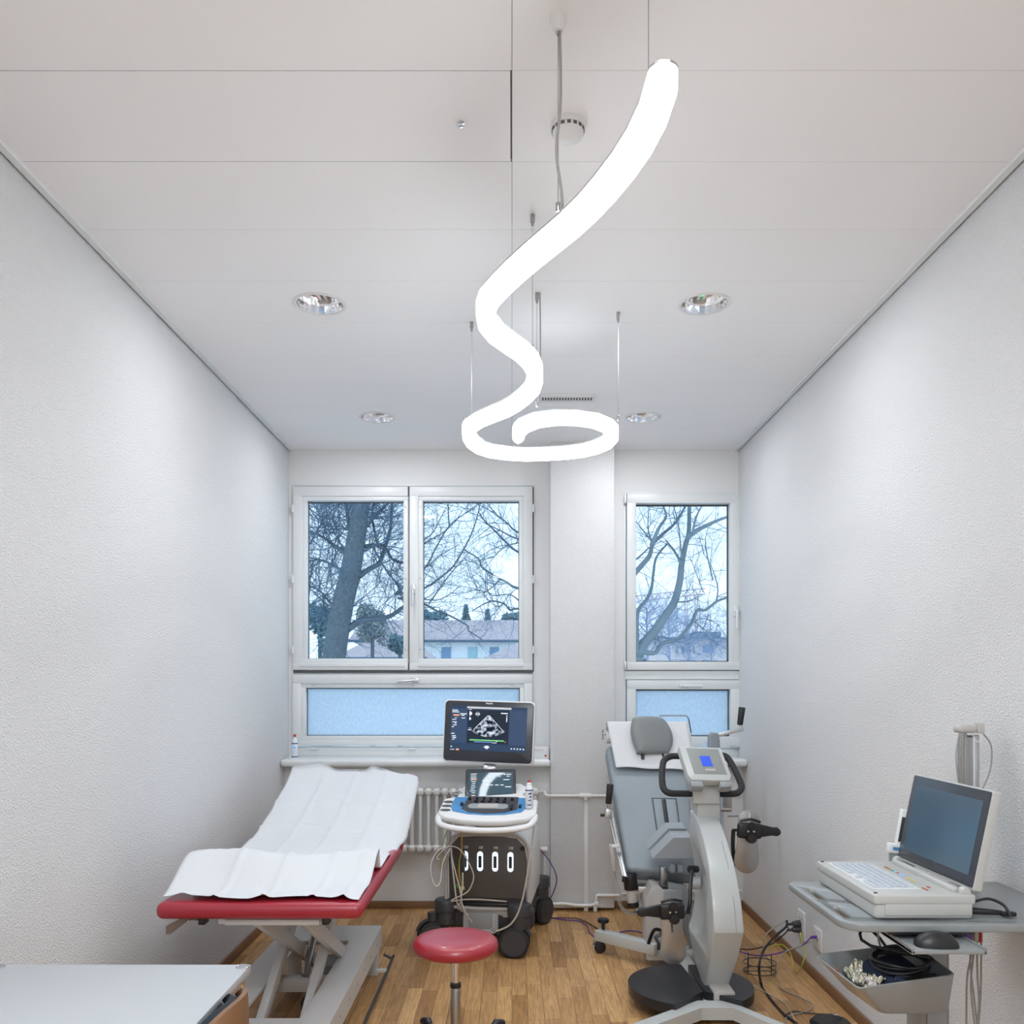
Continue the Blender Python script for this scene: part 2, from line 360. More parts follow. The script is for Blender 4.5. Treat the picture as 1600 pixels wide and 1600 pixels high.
def text(body, size, mx, m, name, parent, depth=0.0004):   # lettering as a mesh, readable on local XZ seen from -Y
    cu = bpy.data.curves.new('tmp_text', 'FONT'); cu.body = body; cu.size = size; cu.extrude = depth; cu.align_x = 'CENTER'; cu.align_y = 'CENTER'
    to = bpy.data.objects.new('tmp_text', cu); col.objects.link(to)
    bpy.context.view_layer.update()
    me = bpy.data.meshes.new_from_object(to.evaluated_get(bpy.context.evaluated_depsgraph_get()))
    bpy.data.objects.remove(to); bpy.data.curves.remove(cu)
    me.transform(mx @ Matrix.Rotation(R(90), 4, 'X')); me.materials.clear(); me.materials.append(M[m])
    o = bpy.data.objects.new(name, me); col.objects.link(o); o.parent = parent; WM[o.name_full] = WM[parent.name_full].copy()
    return o
def struct(name, mb, m, label, cat, **k):
    return tag(mb.build(name, m, **k), label, cat, kind='structure')
# ================================================================== ROOM SHELL
YB = -1.6
YU, YLW, YP = 6.08, 5.96, 5.88        # window wall, wall under sills, pillar face
struct('floor', MB().bb(XL-.2, XR+.2, YB-.2, 6.4, -0.12, 0), 'parquet', 'oak strip parquet floor', 'floor', origin=(0, 0, 0))
struct('wall_left', MB().bb(XL-.2, XL, YB-.2, 6.42, -.1, HC+.15), 'plaster', 'rough white plaster wall on the left beside the red couch', 'wall')
struct('wall_right', MB().bb(XR, XR+.2, YB-.2, 6.42, -.1, HC+.15), 'plaster', 'rough white plaster wall on the right behind the cardiograph trolley', 'wall')
struct('wall_rear', MB().bb(XL, XR, YB-.2, YB, 0, HC+.1), 'plaster', 'white plaster wall at the end of the room facing the windows', 'wall')
PX0, PX1 = (860-800)/F*YP, (960-800)/F*YP
struct('wall_pillar', MB().bb(PX0, PX1, YP, 6.42, 0.02, HC+.1, bev=.006), 'plaster', 'rough plastered pillar between the two windows', 'pillar')
def XU(px): return (px-800)/F*YU
def ZU(py): return CZ-(py-1064)/F*YU
w1 = (XU(456), XU(835), ZU(1181), ZU(757)); w2 = (XU(975), XU(1159.5), ZU(1181), ZU(769))
b = MB()
T = 6.42
for xa, xb, w in ((XL, PX0, w1), (PX1, XR, w2)):
    b.bb(xa, xb, YU, T, w[3], HC+.1); b.bb(xa, xb, YU, T, w[2]-.06, w[2])
    b.bb(xa, w[0], YU, T, w[2], w[3]); b.bb(w[1], xb, YU, T, w[2], w[3])
    b.bb(xa, xb, YLW, T, 0, w[2]-.03)
struct('wall_back', b, 'smooth', 'smooth white window wall with two window openings', 'wall')
# window sills
for n_, xa, xb, lab in ((1, XL+.001, PX0-.001, 'white rounded window sill under the wide double window'), (2, PX1+.001, XR-.001, 'white rounded window sill under the narrow window')):
    z1 = w1[2]
    s_ = MB().bb(xa, xb, 5.835, YU+.01, z1-.055, z1-.004, bev=.02, seg=4)
    struct('trim_%d' % n_, s_, 'frame', lab, 'window sill')
# ceiling panels as one ceiling with thin gaps (pattern inside the mesh)
b = MB()
lines = [1.087+.4045*k for k in range(-7, 15)]
ce = MB()
ce.bb(XL, XR, YB, 6.08, HC+.012, HC+.15)
struct('ceiling', ce, 'seam', 'dark backing above the metal ceiling panels', 'ceiling')
for k in range(len(lines)-1):
    y0, y1 = lines[k]+.0009, min(lines[k+1]-.0009, YU)
    if y0 > YU: break
    dark = abs(lines[k]-2.3005) < .05
    for xa, xb in ((XL+.034, -.0007), (.0007, XR-.034)):
        b.bb(xa+(0.0), xb-(0.004 if dark and xb < 0 else 0), max(y0+(.002 if dark and xb < 0 else 0), YB), y1-(.002 if dark and xb < 0 else 0), HC, HC+.011)
struct('ceiling_panels', b, 'ceiling', 'white metal ceiling panels with fine joints', 'ceiling', smooth=False)
struct('trim_3', MB().bb(XL+.010, XL+.034, YB, YU, HC-.012, HC+.014), 'frame', 'white edge profile where the ceiling meets the left wall', 'ceiling trim')
struct('trim_4', MB().bb(XR-.034, XR-.010, YB, YU, HC-.012, HC+.014), 'frame', 'white edge profile where the ceiling meets the right wall', 'ceiling trim')
struct('baseboard_left', MB().bb(XL, XL+.014, YB, YLW, 0, .055, bev=.003), 'skirt', 'brown oak skirting board along the left wall', 'baseboard')
struct('baseboard_right', MB().bb(XR-.014, XR, YB, YLW, 0, .055, bev=.003), 'skirt', 'brown oak skirting board along the right wall', 'baseboard')
struct('baseboard_back', MB().bb(XL+.014, PX0, YLW-.014, YLW, 0, .05, bev=.003).bb(PX1, XR-.014, YLW-.014, YLW, 0, .05, bev=.003), 'skirt', 'brown oak skirting board under the windows', 'baseboard')
# ------------------------------------------------------------------ windows
def framebox(b, x0, x1, z0, z1, gx0, gx1, gz0, gz1, ya, yb, bev=.004):
    b.bb(x0, x1, ya, yb, gz1, z1, bev); b.bb(x0, x1, ya, yb, z0, gz0, bev)
    b.bb(x0, gx0, ya, yb, gz0-.004, gz1+.004, bev); b.bb(gx1, x1, ya, yb, gz0-.004, gz1+.004, bev)
def sash(win, px, py, gx, gy, glass, steps=True, hinge=None, name='casement'):
    x0, x1 = XU(px[0]), XU(px[1]); z1, z0 = ZU(py[0]), ZU(py[1]); g0, g1 = XU(gx[0]), XU(gx[1]); h1, h0 = ZU(gy[0]), ZU(gy[1])
    b = MB(); framebox(b, x0, x1, z0, z1, g0-.03 if steps else g0-.004, g1+.03 if steps else g1+.004, h0-.03 if steps else h0-.004, h1+.03 if steps else h1+.004, YU-.022, YU+.06)
    s_ = b.build(name, 'frame', win)
    if steps:
        b = MB(); framebox(b, g0-.034, g1+.034, h0-.034, h1+.034, g0, g1, h0, h1, YU-.012, YU+.055, .006); b.build('glazing_bead', 'frame', s_)
    b = MB(); framebox(b, g0-.003, g1+.003, h0-.003, h1+.003, g0+.004, g1-.004, h0+.003, h1-.006, YU+.035, YU+.05, 0); b.build('gasket', 'gap', s_)
    MB().bb(g0-.002, g1+.002, YU+.04, YU+.046, h0-.002, h1+.002).build('pane', glass, s_)
    return s_
def handle(win, px, py, dirv, m='alu', plate=(.028, .075)):
    p = W(px, py, YU-.022); d = Vector(dirv)
    b = MB().box((p.x, p.y-.006, p.z), (plate[0], .012, plate[1]), bev=.005)
    b.cyl((p.x, p.y-.01, p.z), (p.x, p.y-.05, p.z), .010)
    b.tube([(p.x, p.y-.048, p.z), (p.x+d.x*.02, p.y-.052, p.z+d.z*.02), (p.x+d.x*.12, p.y-.05, p.z+d.z*.12)], .0095, 10)
    b.build('handle', m, win)
win1 = thing('window_1', 'wide white double window with clear casements above a frosted hopper pane', 'window', (XU(645), YU, w1[2]), kind='structure')
b = MB(); framebox(b, w1[0], w1[1], w1[2], w1[3], w1[0]+.012, w1[1]-.012, w1[2]+.06, w1[3]-.012, YU-.004, YU+.10, .003)
b.bb(w1[0]+.001, w1[1]-.001, YU+.002, YU+.059, ZU(1053), ZU(1048)); b.bb(w1[0]+.001, w1[1]-.001, YU+.061, YU+.098, ZU(1060), ZU(1040)); b.bb(XU(630), XU(650), YU+.01, YU+.09, ZU(1050), ZU(760))
b.build('window_frame', 'frame', win1)
b = MB(); 
for xx in (638.9,): b.bb(XU(xx-1.0), XU(xx+1.0), YU-.004, YU+.012, ZU(1047), ZU(761))
b.bb(w1[0]+.012, w1[1]-.012, YU-.006, YU+.004, ZU(1051.5), ZU(1048.5)); b.bb(XU(832.6), XU(834), YU-.006, YU+.004, ZU(1050), ZU(761))
b.build('frame_gap', 'gap', win1)
sash(win1, (459, 637.8), (761, 1047), (480, 631), (783, 1029), 'glass')
sash(win1, (640.2, 832), (761, 1047), (661, 811), (783, 1029), 'glass')
sash(win1, (458, 832), (1053.5, 1165), (478, 812), (1075, 1150), 'frost', name='hopper')
b = MB().bb(XU(470), XU(633), YU-.030, YU-.02, ZU(1042), ZU(1036), bev=.003); b.build('drip_strip', 'frame', win1)
b = MB().bb(XU(653), XU(818), YU-.030, YU-.02, ZU(1042), ZU(1036), bev=.003); b.build('drip_strip', 'frame', win1)
handle(win1, 646, 921, (0, 0, -1)); handle(win1, 649, 1063, (-1, 0, -.08), plate=(.05, .035))
for hx in (457, 833.5):
    for hy in (794, 905, 1015): MB().cyl(W(hx, hy-6, YU-.025), W(hx, hy+6, YU-.025), .008, seg=10).build('hinge', 'frame', win1)
for hx in (490, 644, 800):
    MB().cyl(W(hx-6, 1170, YU-.02), W(hx+6, 1170, YU-.02), .008, seg=10).build('hinge', 'frame', win1)
b = MB()
for sx in (633.3, 656.3):
    for sy in (792, 904, 1015): p = W(sx, sy, YU-.022); b.cyl(p, p-Vector((0, .002, 0)), .0035, seg=8)
for sx in (490, 645, 800): p = W(sx, 1071, YU-.022); b.cyl(p, p-Vector((0, .002, 0)), .0035, seg=8)
b.build('screw_heads', 'gap', win1)
win2 = thing('window_2', 'narrow white window with one clear casement above a frosted pane', 'window', (XU(1068), YU, w2[2]), kind='structure')
b = MB(); framebox(b, w2[0], w2[1], w2[2], w2[3], w2[0]+.012, w2[1]-.012, w2[2]+.05, w2[3]-.012, YU-.004, YU+.10, .003)
b.bb(w2[0]+.001, w2[1]-.001, YU-.002, YU+.06, ZU(1061.5), ZU(1048)); b.bb(w2[0]+.001, w2[1]-.001, YU+.061, YU+.098, ZU(1066), ZU(1040)); b.build('window_frame', 'frame', win2)
MB().bb(XU(1157.2), XU(1158.4), YU-.006, YU+.004, ZU(1160), ZU(772)).build('frame_gap', 'gap', win2)
sash(win2, (979, 1156.5), (772, 1047), (994, 1139), (788, 1033), 'glass', steps=False)
sash(win2, (979, 1156.5), (1062.5, 1168), (994, 1140), (1078, 1150), 'frost', steps=False, name='hopper')
handle(win2, 1149, 955, (0, 0, -1), 'frame'); handle(win2, 1068, 1071.5, (1, 0, -.02), 'frame', plate=(.06, .022))
for hy in (780, 1040): MB().bb(XU(974.5), XU(978.3), YU-.035, YU-.004, ZU(hy+8), ZU(hy-7), bev=.004).build('hinge', 'alu', win2)
MB().cyl(W(1142, 1167.5, YU-.03), W(1156, 1167.5, YU-.03), .008, seg=10).build('hinge', 'alu', win2)
# ================================================================== LIGHTS
def area(name, loc, size, w, parent=None, rot=(0, 0, 0), color=(.88, .95, 1), shape='DISK'):
    l = bpy.data.lights.new(name, 'AREA'); l.shape = shape; l.size = size; l.energy = w; l.color = color
    o = bpy.data.objects.new(name, l); col.objects.link(o); o.location = loc; o.rotation_euler = rot
    if parent: o.parent = parent
    return o
for (x0, x1, z0, z1) in ((w1[0], w1[1], w1[2], w1[3]), (w2[0], w2[1], w2[2], w2[3])):
    l = bpy.data.lights.new('window_portal', 'AREA'); l.shape = 'RECTANGLE'; l.size = x1-x0; l.size_y = z1-z0; l.cycles.is_portal = True
    o = bpy.data.objects.new('window_portal', l); col.objects.link(o); o.location = ((x0+x1)/2, 6.5, (z0+z1)/2); o.rotation_euler = (R(-90), 0, 0)
# two unseen square panels added behind the camera as fill light
for i, yy in enumerate((-0.9, 0.5)):
    t = thing('fill_light_panel', ['added square fill light panel nearest the rear wall', 'added square fill light panel above the viewer'][i], 'ceiling light', (0.0, yy, HC), group='added fill light panels behind the viewer')
    MB().rslab(.62, .62, .012, .01, Matrix.Translation((0, 0, -.008)) @ Matrix.Rotation(R(-90), 4, 'X')).build('frame', 'frame', t, local=True)
    MB().bb(-.28, .28, -.28, .28, -.022, -.020).build('diffuser', 'fill_led', t, local=True)
    area('fill_light', (0, 0, -.03), .56, FILL_W, t, shape='SQUARE')
# ------------------------------------------------------------------ LED pendant
lamp_px = [(1035.7,134),(1026,169),(1004,216),(977.5,257),(949.6,292.6),(919.7,326),(888,356),(852.7,385),(817.5,414.5),(791,439.5),(767,464.5),(757.9,486),(760.2,504),(773.4,521.7),(795.4,538),(816,552.6),(831,569),(836.6,589),(829.5,610.6),(799,635.4),(765,650),(742.8,660),(731.5,674.8),(739.4,692.8),(762,704),(800,709.6),(835,710.3),(892.4,707),(925,701),(949,691.6),(957.5,678),(949,665.8),(929.5,657.5),(909,654),(875.5,652.7),(844,656),(823.8,662.5),(812,673),(810,680)]
VL = 1.100
path = [Vector(((px-800)*VL/(1064-py), F*VL/(1064-py), CZ+VL)) for px, py in lamp_px]
fine = cm(path, 12)
seg_pts = [fine[0]]; acc = 0
for a, c in zip(fine, fine[1:]):
    acc += (c-a).length
    if acc > .085: seg_pts.append(c); acc = 0
if acc > .03: seg_pts.append(fine[-1])
lt = thing('pendant_light', 'glowing white serpentine LED tube light hung below the ceiling', 'pendant light', (path[10].x, path[10].y, CZ+VL-.03))
def sweep(b, pts, prof):
    rings = []
    d0 = (pts[0]-pts[1]).normalized(); d1 = (pts[-1]-pts[-2]).normalized(); ws = [(.0272, .28), (.0255, .44), (.020, .71), (.011, .92)]
    P_ = [(pts[0]+d0*a, k) for a, k in ws]+[(p, 1) for p in pts]+[(pts[-1]+d1*a, k) for a, k in ws[::-1]]
    pts = [p for p, k in P_]
    for i, (p, kw) in enumerate(P_):
        d = pts[min(i+1, len(pts)-1)]-pts[max(i-1, 0)]; d.z = 0; d.normalize(); w = Vector((d.y, -d.x, 0))
        rings.append([p+w*x*kw+Vector((0, 0, z)) for x, z in prof])
    b.ring_loft(rings); return b
hw = .0272
prof = [(-hw, .024), (-hw, -.012)] + [(-hw*math.cos(a), -.012-.020*math.sin(a)) for a in (R(25), R(55), R(90), R(125), R(155))] + [(hw, -.012), (hw, .024)]
sweep(MB(), seg_pts, prof).build('diffuser', 'led', lt, ang=20)
sweep(MB(), seg_pts, [(-hw-.001, .0245), (hw+.001, .0245), (hw+.001, .030), (-hw-.001, .030)]).build('top_rail', 'alu', lt, ang=20)
zt = CZ+VL+.03
def hang(pxc, pyc, cable=False, top=None):
    Y = F*(HC-CZ)/(1064-pyc); x = (pxc-800)*Y/F
    b = MB().cyl((x, Y, zt), (x, Y, HC), .0011 if not cable else .0013, seg=6); b.build('wire', 'steel', lt)
    MB().cyl((x, Y, HC-.03), (x, Y, HC), .008, seg=12, bev=.002).cyl((x, Y, HC-.042), (x, Y, HC-.03), .005, seg=10).build('ceiling_mount', 'steel', lt)
    MB().cyl((x, Y, zt-.002), (x, Y, zt+.02), .006, seg=10, bev=.002).build('clamp', 'steel', lt)
    return x, Y
def hangpt(i_x, Y):
    return i_x, Y
hang(832, 335); hang(839, 458); hang(737, 503); hang(966, 488)
x, Y = hang(872, 27); pts = [(x+.004, Y, HC-.02), (x+.006, Y, HC-.2), (x-.004, Y, HC-.32), (x+.008, Y, zt+.05), (x+.012, Y+.01, zt+.005)]
MB().tube(pts, .0035, 8, n=6).build('power_cable', 'greycab', lt)
MB().lathe([(.001, -.035), (.012, -.033), (.02, -.012), (.022, 0)], (x, Y, HC)).build('canopy', 'white', lt)
x, Y = 216/F*1.60, 1.60
Yc = path[0].y; xc = (1014.5-800)*(Yc+.02)/F
MB().cyl((xc, Yc+.03, zt), (xc, Yc+.03, HC), .0011, seg=6).build('wire', 'steel', lt)
x, Y = (839-800)*3.62/F, 3.62
MB().tube([(x+.012, Y, HC), (x+.014, Y, HC-.25), (x+.004, Y, zt+.01)], .0028, 8, n=6).build('power_cable', 'greycab', lt)
# ------------------------------------------------------------------ recessed downlights
dls = [(500, 475, 'recessed chrome downlight nearer the viewer on the left'), (1100, 475, 'recessed chrome downlight nearer the viewer on the right, green indicator inside'),
       (590, 652, 'recessed chrome downlight near the wide double window'), (1005, 652, 'recessed chrome downlight above the narrow window')]
M['refl'] = mat('mirror_reflector', (0.88, 0.88, 0.9), 0.14, 1.0, bump=(25, .25, 2))
proto = None
# real cut-outs in the ceiling for the reflectors
_cut = MB()
for px, py, lab in dls:
    Y = F*(HC-CZ)/(1064-py); _cut.cyl(((px-800)*Y/F, Y, HC-.05), ((px-800)*Y/F, Y, HC+.13), .100, seg=40)
_co = _cut.build('ceiling_cutter', 'gap')
for nm in ('ceiling', 'ceiling_panels'):
    o_ = bpy.data.objects[nm]; md = o_.modifiers.new('cut', 'BOOLEAN'); md.operation = 'DIFFERENCE'; md.object = _co; md.solver = 'EXACT'
    bpy.context.view_layer.update()
    me_ = bpy.data.meshes.new_from_object(o_.evaluated_get(bpy.context.evaluated_depsgraph_get())); o_.modifiers.clear(); o_.data = me_
bpy.data.objects.remove(_co)
for px, py, lab in dls:
    Y = F*(HC-CZ)/(1064-py); x = (px-800)*Y/F
    if proto is None:
        proto = thing('downlight', lab, 'ceiling light', (x, Y, HC), group='recessed ceiling downlights')
        MB().ring_loft([[Vector((math.cos(6.28318*k/48)*r, math.sin(6.28318*k/48)*r, z)) for k in range(48)] for r, z in ((.097, .010), (.097, -.004), (.104, -.006), (.112, -.003), (.112, 0))], caps=False).build('trim_ring', 'white', proto, local=True)
        b = MB(); n_ = 24
        b.ring_loft([[Vector((math.cos(6.28318*k/n_)*r, math.sin(6.28318*k/n_)*r, z)) for k in range(n_)] for r, z in ((.097, -.002), (.092, .03), (.078, .06), (.055, .08), (.001, .09))], caps=False)
        b.build('reflector', 'refl', proto, local=True, smooth=False)
        for s_ in (-1, 1): MB().tube([(s_*.012, .075, .05), (s_*.012, .0, .045), (s_*.012, -.02, .045)], .006, 8, n=3).build('lamp_tube', 'white', proto, local=True)
        MB().box((0, .075, .05), (.04, .02, .03), bev=.002).build('lamp_socket', 'beige', proto, local=True)
        d = proto
    else:
        d = dup(proto, (x, Y, HC), lab)
        if px == 1100: MB().box((0, .03, .055), (.03, .02, .012)).build('indicator', 'green_led', d, local=True)
    a = area('downlight_lamp', (x, Y, HC-.008), .16, DOWN_W, color=(.95, .97, 1))
# ------------------------------------------------------------------ other ceiling fittings
Y = F*(HC-CZ)/871; x = 87.5*Y/F
sd = thing('smoke_detector', 'round white smoke detector on the ceiling', 'smoke detector', (x, Y, HC))
MB().lathe([(.050, 0), (.0505, -.012), (.047, -.016)], (0, 0, 0), seg=40).build('base', 'white', sd, local=True)
MB().lathe([(.045, -.016), (.045, -.028), (.040, -.040), (.026, -.048), (.001, -.050)], (0, 0, 0), seg=40).build('sensor_dome', 'white', sd, local=True)
b = MB()
for k in range(16):
    a = 6.28318*k/16; b.box((math.cos(a)*.0455, math.sin(a)*.0455, -.022), (.003, .010, .008), rot=(0, 0, a))
b.build('vent_slots', 'gap', sd, local=True)
Y = F*(HC-CZ)/873; x = (719-800)*Y/F
b = MB().lathe([(.011, 0), (.012, -.003), (.006, -.005), (.006, -.009), (.009, -.011), (.008, -.013), (.001, -.014)], (x, Y, HC), seg=20)
tag(b.build('sprinkler_head', 'chrome'), 'small chrome sprinkler head on the ceiling panel left of the smoke detector', 'sprinkler')
Y0, Y1 = F*(HC-CZ)/449, F*(HC-CZ)/437
cv = thing('ceiling_vent', 'slim white slotted air vent in the ceiling', 'air vent', ((886-800)*4.95/F, (Y0+Y1)/2, HC))
MB().box((0, 0, -.004), (.315, .135, .008), bev=.002).build('plate', 'white', cv, local=True)
b = MB()
for k in range(18): b.box((-.136+.016*k, 0, -.0085), (.009, .045, .002))
b.build('slots', 'gap', cv, local=True)
# ================================================================== OUTSIDE
rng = random.Random(7)
GZ = -4.6
struct('ground', MB().bb(-90, 90, 8, 150, GZ-.5, GZ), 'grass', 'unseen lawn outside the building, coloured pale to bounce daylight indoors', 'lawn', smooth=False)
def zp(pts, ox, oy, k, Y, dY=0.0):
    out = []
    for i, (a, c) in enumerate(pts):
        out.append(W(ox+a/k, oy+c/k, Y+dY*i/max(len(pts)-1, 1)))
    return out
def jag(a, d, L, n, wob, droop=0.0):
    P = [a.copy()]; d = d.copy()
    for i in range(n):
        d = (d+Vector((rng.gauss(0, wob), rng.gauss(0, wob), rng.gauss(0, wob)-droop))).normalized(); P.append(P[-1]+d*(L/n))
    return P
def twigs(b, P, r0, cnt, L, depth, spread=1.0, tmin=0.1, updir=0.15):
    n = len(P)-1
    for _ in range(cnt):
        t = tmin+(1-tmin)*rng.random(); i = min(int(t*n), n-1); f = t*n-i
        p = P[i].lerp(P[i+1], f); d = (P[i+1]-P[i]).normalized()
        s_ = Vector((rng.gauss(0, 1), rng.gauss(0, .6), rng.gauss(0, 1)+updir)); s_ = (s_-d*s_.dot(d)).normalized()
        dd = (d*rng.uniform(.3, 1.0)+s_*spread*rng.uniform(.5, 1)).normalized()
        l = L*rng.uniform(.5, 1.2); r = r0*rng.uniform(.6, 1)
        Q = jag(p, dd, l, 5, .20, -.02)
        b.tube(Q, [r, r*.3], 4 if depth > 1 else 3)
        if depth > 0: twigs(b, Q, r*.5, 5 if depth > 1 else 6, l*.55, depth-1, spread, .15, updir)
# ---- the big tree left of centre, limbs reaching across the double window
K = 5.333
TY = 14.0
tr = thing('bare_tree', 'thick leaning trunk of a bare winter tree outside the left casement', 'tree', (W(522, 1026, TY).x-.35, TY, GZ))
base = W(520, 1029, TY)
trunk = [Vector((base.x-.9, TY, GZ)), Vector((base.x-.45, TY, -1.5))] + zp([(330, 1420), (400, 1000), (470, 700), (520, 400), (555, 130), (570, -250), (560, -800)], 460, 760, K, TY)
tp = cm(trunk, 6); rad = [0.21-0.10*i/(len(tp)-1) for i in range(len(tp))]
b = MB().tube(tp, rad, 14); b.build('trunk', 'bark', tr)
limbs = []
lb = MB()
LS = 0.62
def limb(pts, ox, oy, r, Y=TY, dY=.8):
    P = cm(zp(pts, ox, oy, K, Y, dY), 4); lb.tube(P, [r*LS, r*LS*.35], 7); limbs.append((P, r)); return P
for pts, r in (([(440, 1190), (560, 1120), (700, 1100), (800, 1080), (900, 1010), (980, 960)], .10), ([(540, 750), (620, 690), (705, 640), (750, 520), (800, 350), (815, 130), (820, -100)], .075),
               ([(590, 500), (680, 490), (750, 500), (830, 620), (960, 640)], .06), ([(440, 570), (330, 490), (250, 430), (120, 370)], .06), ([(470, 420), (430, 160), (400, 60)], .06),
               ([(610, 330), (660, 260), (760, 160), (900, 60)], .05), ([(690, 470), (650, 270), (660, 130)], .04), ([(130, 480), (230, 300), (310, 160)], .03), ([(400, 700), (240, 620), (150, 640), (125, 900)], .035),
               ([(360, 1050), (240, 900), (160, 840), (110, 850)], .03), ([(640, 480), (760, 690), (890, 850)], .03), ([(440, 560), (350, 420), (270, 230)], .03), ([(240, 900), (250, 1050), (300, 1180)], .03)):
    limb(pts, 460, 760, r)
b2 = []
for pts, r in (([(-120, 900), (120, 850), (330, 700), (400, 610), (480, 470), (540, 330), (590, 130), (600, -60)], .032), ([(-120, 900), (120, 690), (220, 510), (330, 330), (440, 240), (600, 130)], .028),
               ([(-100, 930), (120, 980), (230, 1040), (340, 1080), (480, 1160), (490, 1200), (550, 1240), (620, 1290)], .034), ([(-60, 640), (120, 480), (300, 370), (400, 270)], .024), ([(160, 980), (330, 740), (480, 580)], .022),
               ([(-60, 700), (110, 690), (280, 560), (420, 480)], .02), ([(330, 330), (320, 130), (330, 20)], .02), ([(120, 940), (260, 940), (440, 820)], .018), ([(-20, 500), (170, 410), (260, 260), (340, 110)], .02)):
    limb(pts, 640, 760, r, TY+.5, .6)
lb.build('limbs', 'bark', tr)
b = MB()
for P, r in limbs[:13]: twigs(b, P, .0095, 26, 1.25, 2, 1.1)
twigs(b, tp[10:], .011, 70, 1.9, 2, 1.1)
for P, r in limbs[13:]: twigs(b, P, .0065, 9, .8, 1, .8, .15)
b.build('twigs', 'twig', tr, smooth=False)
# ---- a tree whose branches come in from the right of the double window
tr = thing('bare_tree', 'bare tree whose dark branches enter the right casement from its right side', 'tree', (W(880, 1000, 13).x, 13.2, GZ))
lb = MB(); limbs = []
for pts, r in (([(1250, 700), (910, 550), (800, 460), (700, 360), (620, 280), (580, 220)], .032), ([(1250, 900), (910, 850), (820, 805), (740, 760), (610, 680), (570, 600), (440, 520)], .036), ([(1250, 1060), (910, 1020), (840, 1030), (790, 980), (700, 955), (620, 980), (520, 1040)], .032),
               ([(1250, 520), (910, 440), (760, 370), (620, 300)], .026), ([(1200, 500), (900, 380), (820, 310), (720, 230), (640, 130)], .026), ([(760, 770), (650, 870), (560, 890)], .018), ([(910, 470), (800, 500), (700, 590)], .016), ([(910, 950), (830, 900), (690, 910), (640, 850)], .018),
               ([(790, 970), (740, 1000), (660, 960)], .016)):
    limb(pts, 640, 760, r, 13.2, -.6)
tk = W(895, 900, 13.2)
MB().tube(cm([(tk.x+.1, 13.2, GZ), (tk.x, 13.2, 0), (tk.x-.05, 13.2, 3), (tk.x+.1, 13.2, 6), (tk.x, 13.2, 8)], 5), [.22, .08], 12).build('trunk', 'bark', tr)
lb.build('limbs', 'bark', tr)
b = MB()
for P, r in limbs: twigs(b, P, .0065, 10, .75, 2, .9)
b.build('twigs', 'twig', tr, smooth=False)
# ---- the pale forked tree in the narrow window
tr = thing('bare_tree', 'pale grey forked bare tree outside the narrow window', 'tree', (W(990, 1030, 11).x-.1, 11, GZ))
lb = MB(); limbs = []
TY = 11.0
main = zp([(190, 1600), (200, 1450), (225, 1340), (340, 1200), (430, 1070), (500, 960), (545, 790), (560, 650), (590, 500), (620, 380), (625, 160), (640, -100)], 960, 760, K, TY, .4)
P = cm([Vector((main[0].x-.05, TY, GZ)), Vector((main[0].x-.02, TY, -1.5))]+main, 4); MB().tube(P, [.10, .10, .10, .10, .095, .09, .085, .08, .078, .075, .073, .07, .068]+[.066-.0012*i for i in range(len(P)-13)], 12).build('trunk', 'bark2', tr)
limbs.append((P[16:], .04))
for pts, r in (([(170, 1380), (250, 1385), (340, 1385), (400, 1310), (530, 1270), (640, 1140), (690, 1030), (760, 1030), (850, 960), (940, 925), (1100, 860)], .055), ([(610, 430), (680, 370), (780, 320), (870, 280), (960, 245), (1080, 180)], .05),
               ([(60, 860), (190, 700), (290, 580), (320, 480), (400, 400), (510, 300), (600, 150)], .06), ([(190, 1440), (185, 1150), (200, 1030), (270, 940), (310, 840), (325, 720), (350, 590), (440, 480)], .05), ([(310, 490), (370, 350), (430, 250), (400, 150)], .045),
               ([(555, 640), (500, 540), (430, 450)], .035), ([(650, 390), (680, 260), (740, 140)], .03), ([(560, 600), (530, 300), (480, 130)], .02), ([(100, 640), (190, 600), (310, 490)], .03), ([(310, 460), (180, 290)], .02), ([(320, 480), (280, 350), (290, 160)], .02),
               ([(500, 960), (600, 960), (740, 900)], .02), ([(740, 880), (620, 560)], .012), ([(820, 780), (760, 500), (770, 380)], .016), ([(850, 950), (860, 830), (800, 640)], .018), ([(670, 1130), (760, 1200), (860, 1260)], .018), ([(660, 1130), (750, 1100), (880, 1160)], .016), ([(390, 1310), (360, 1250), (420, 1260), (470, 1270)], .016)):
    limb(pts, 960, 760, r, TY, .5)
lb.build('limbs', 'bark2', tr)
b = MB()
for P_, r in limbs: twigs(b, P_, .005, 8, .60, 2, .9)
b.build('twigs', 'twig', tr, smooth=False)
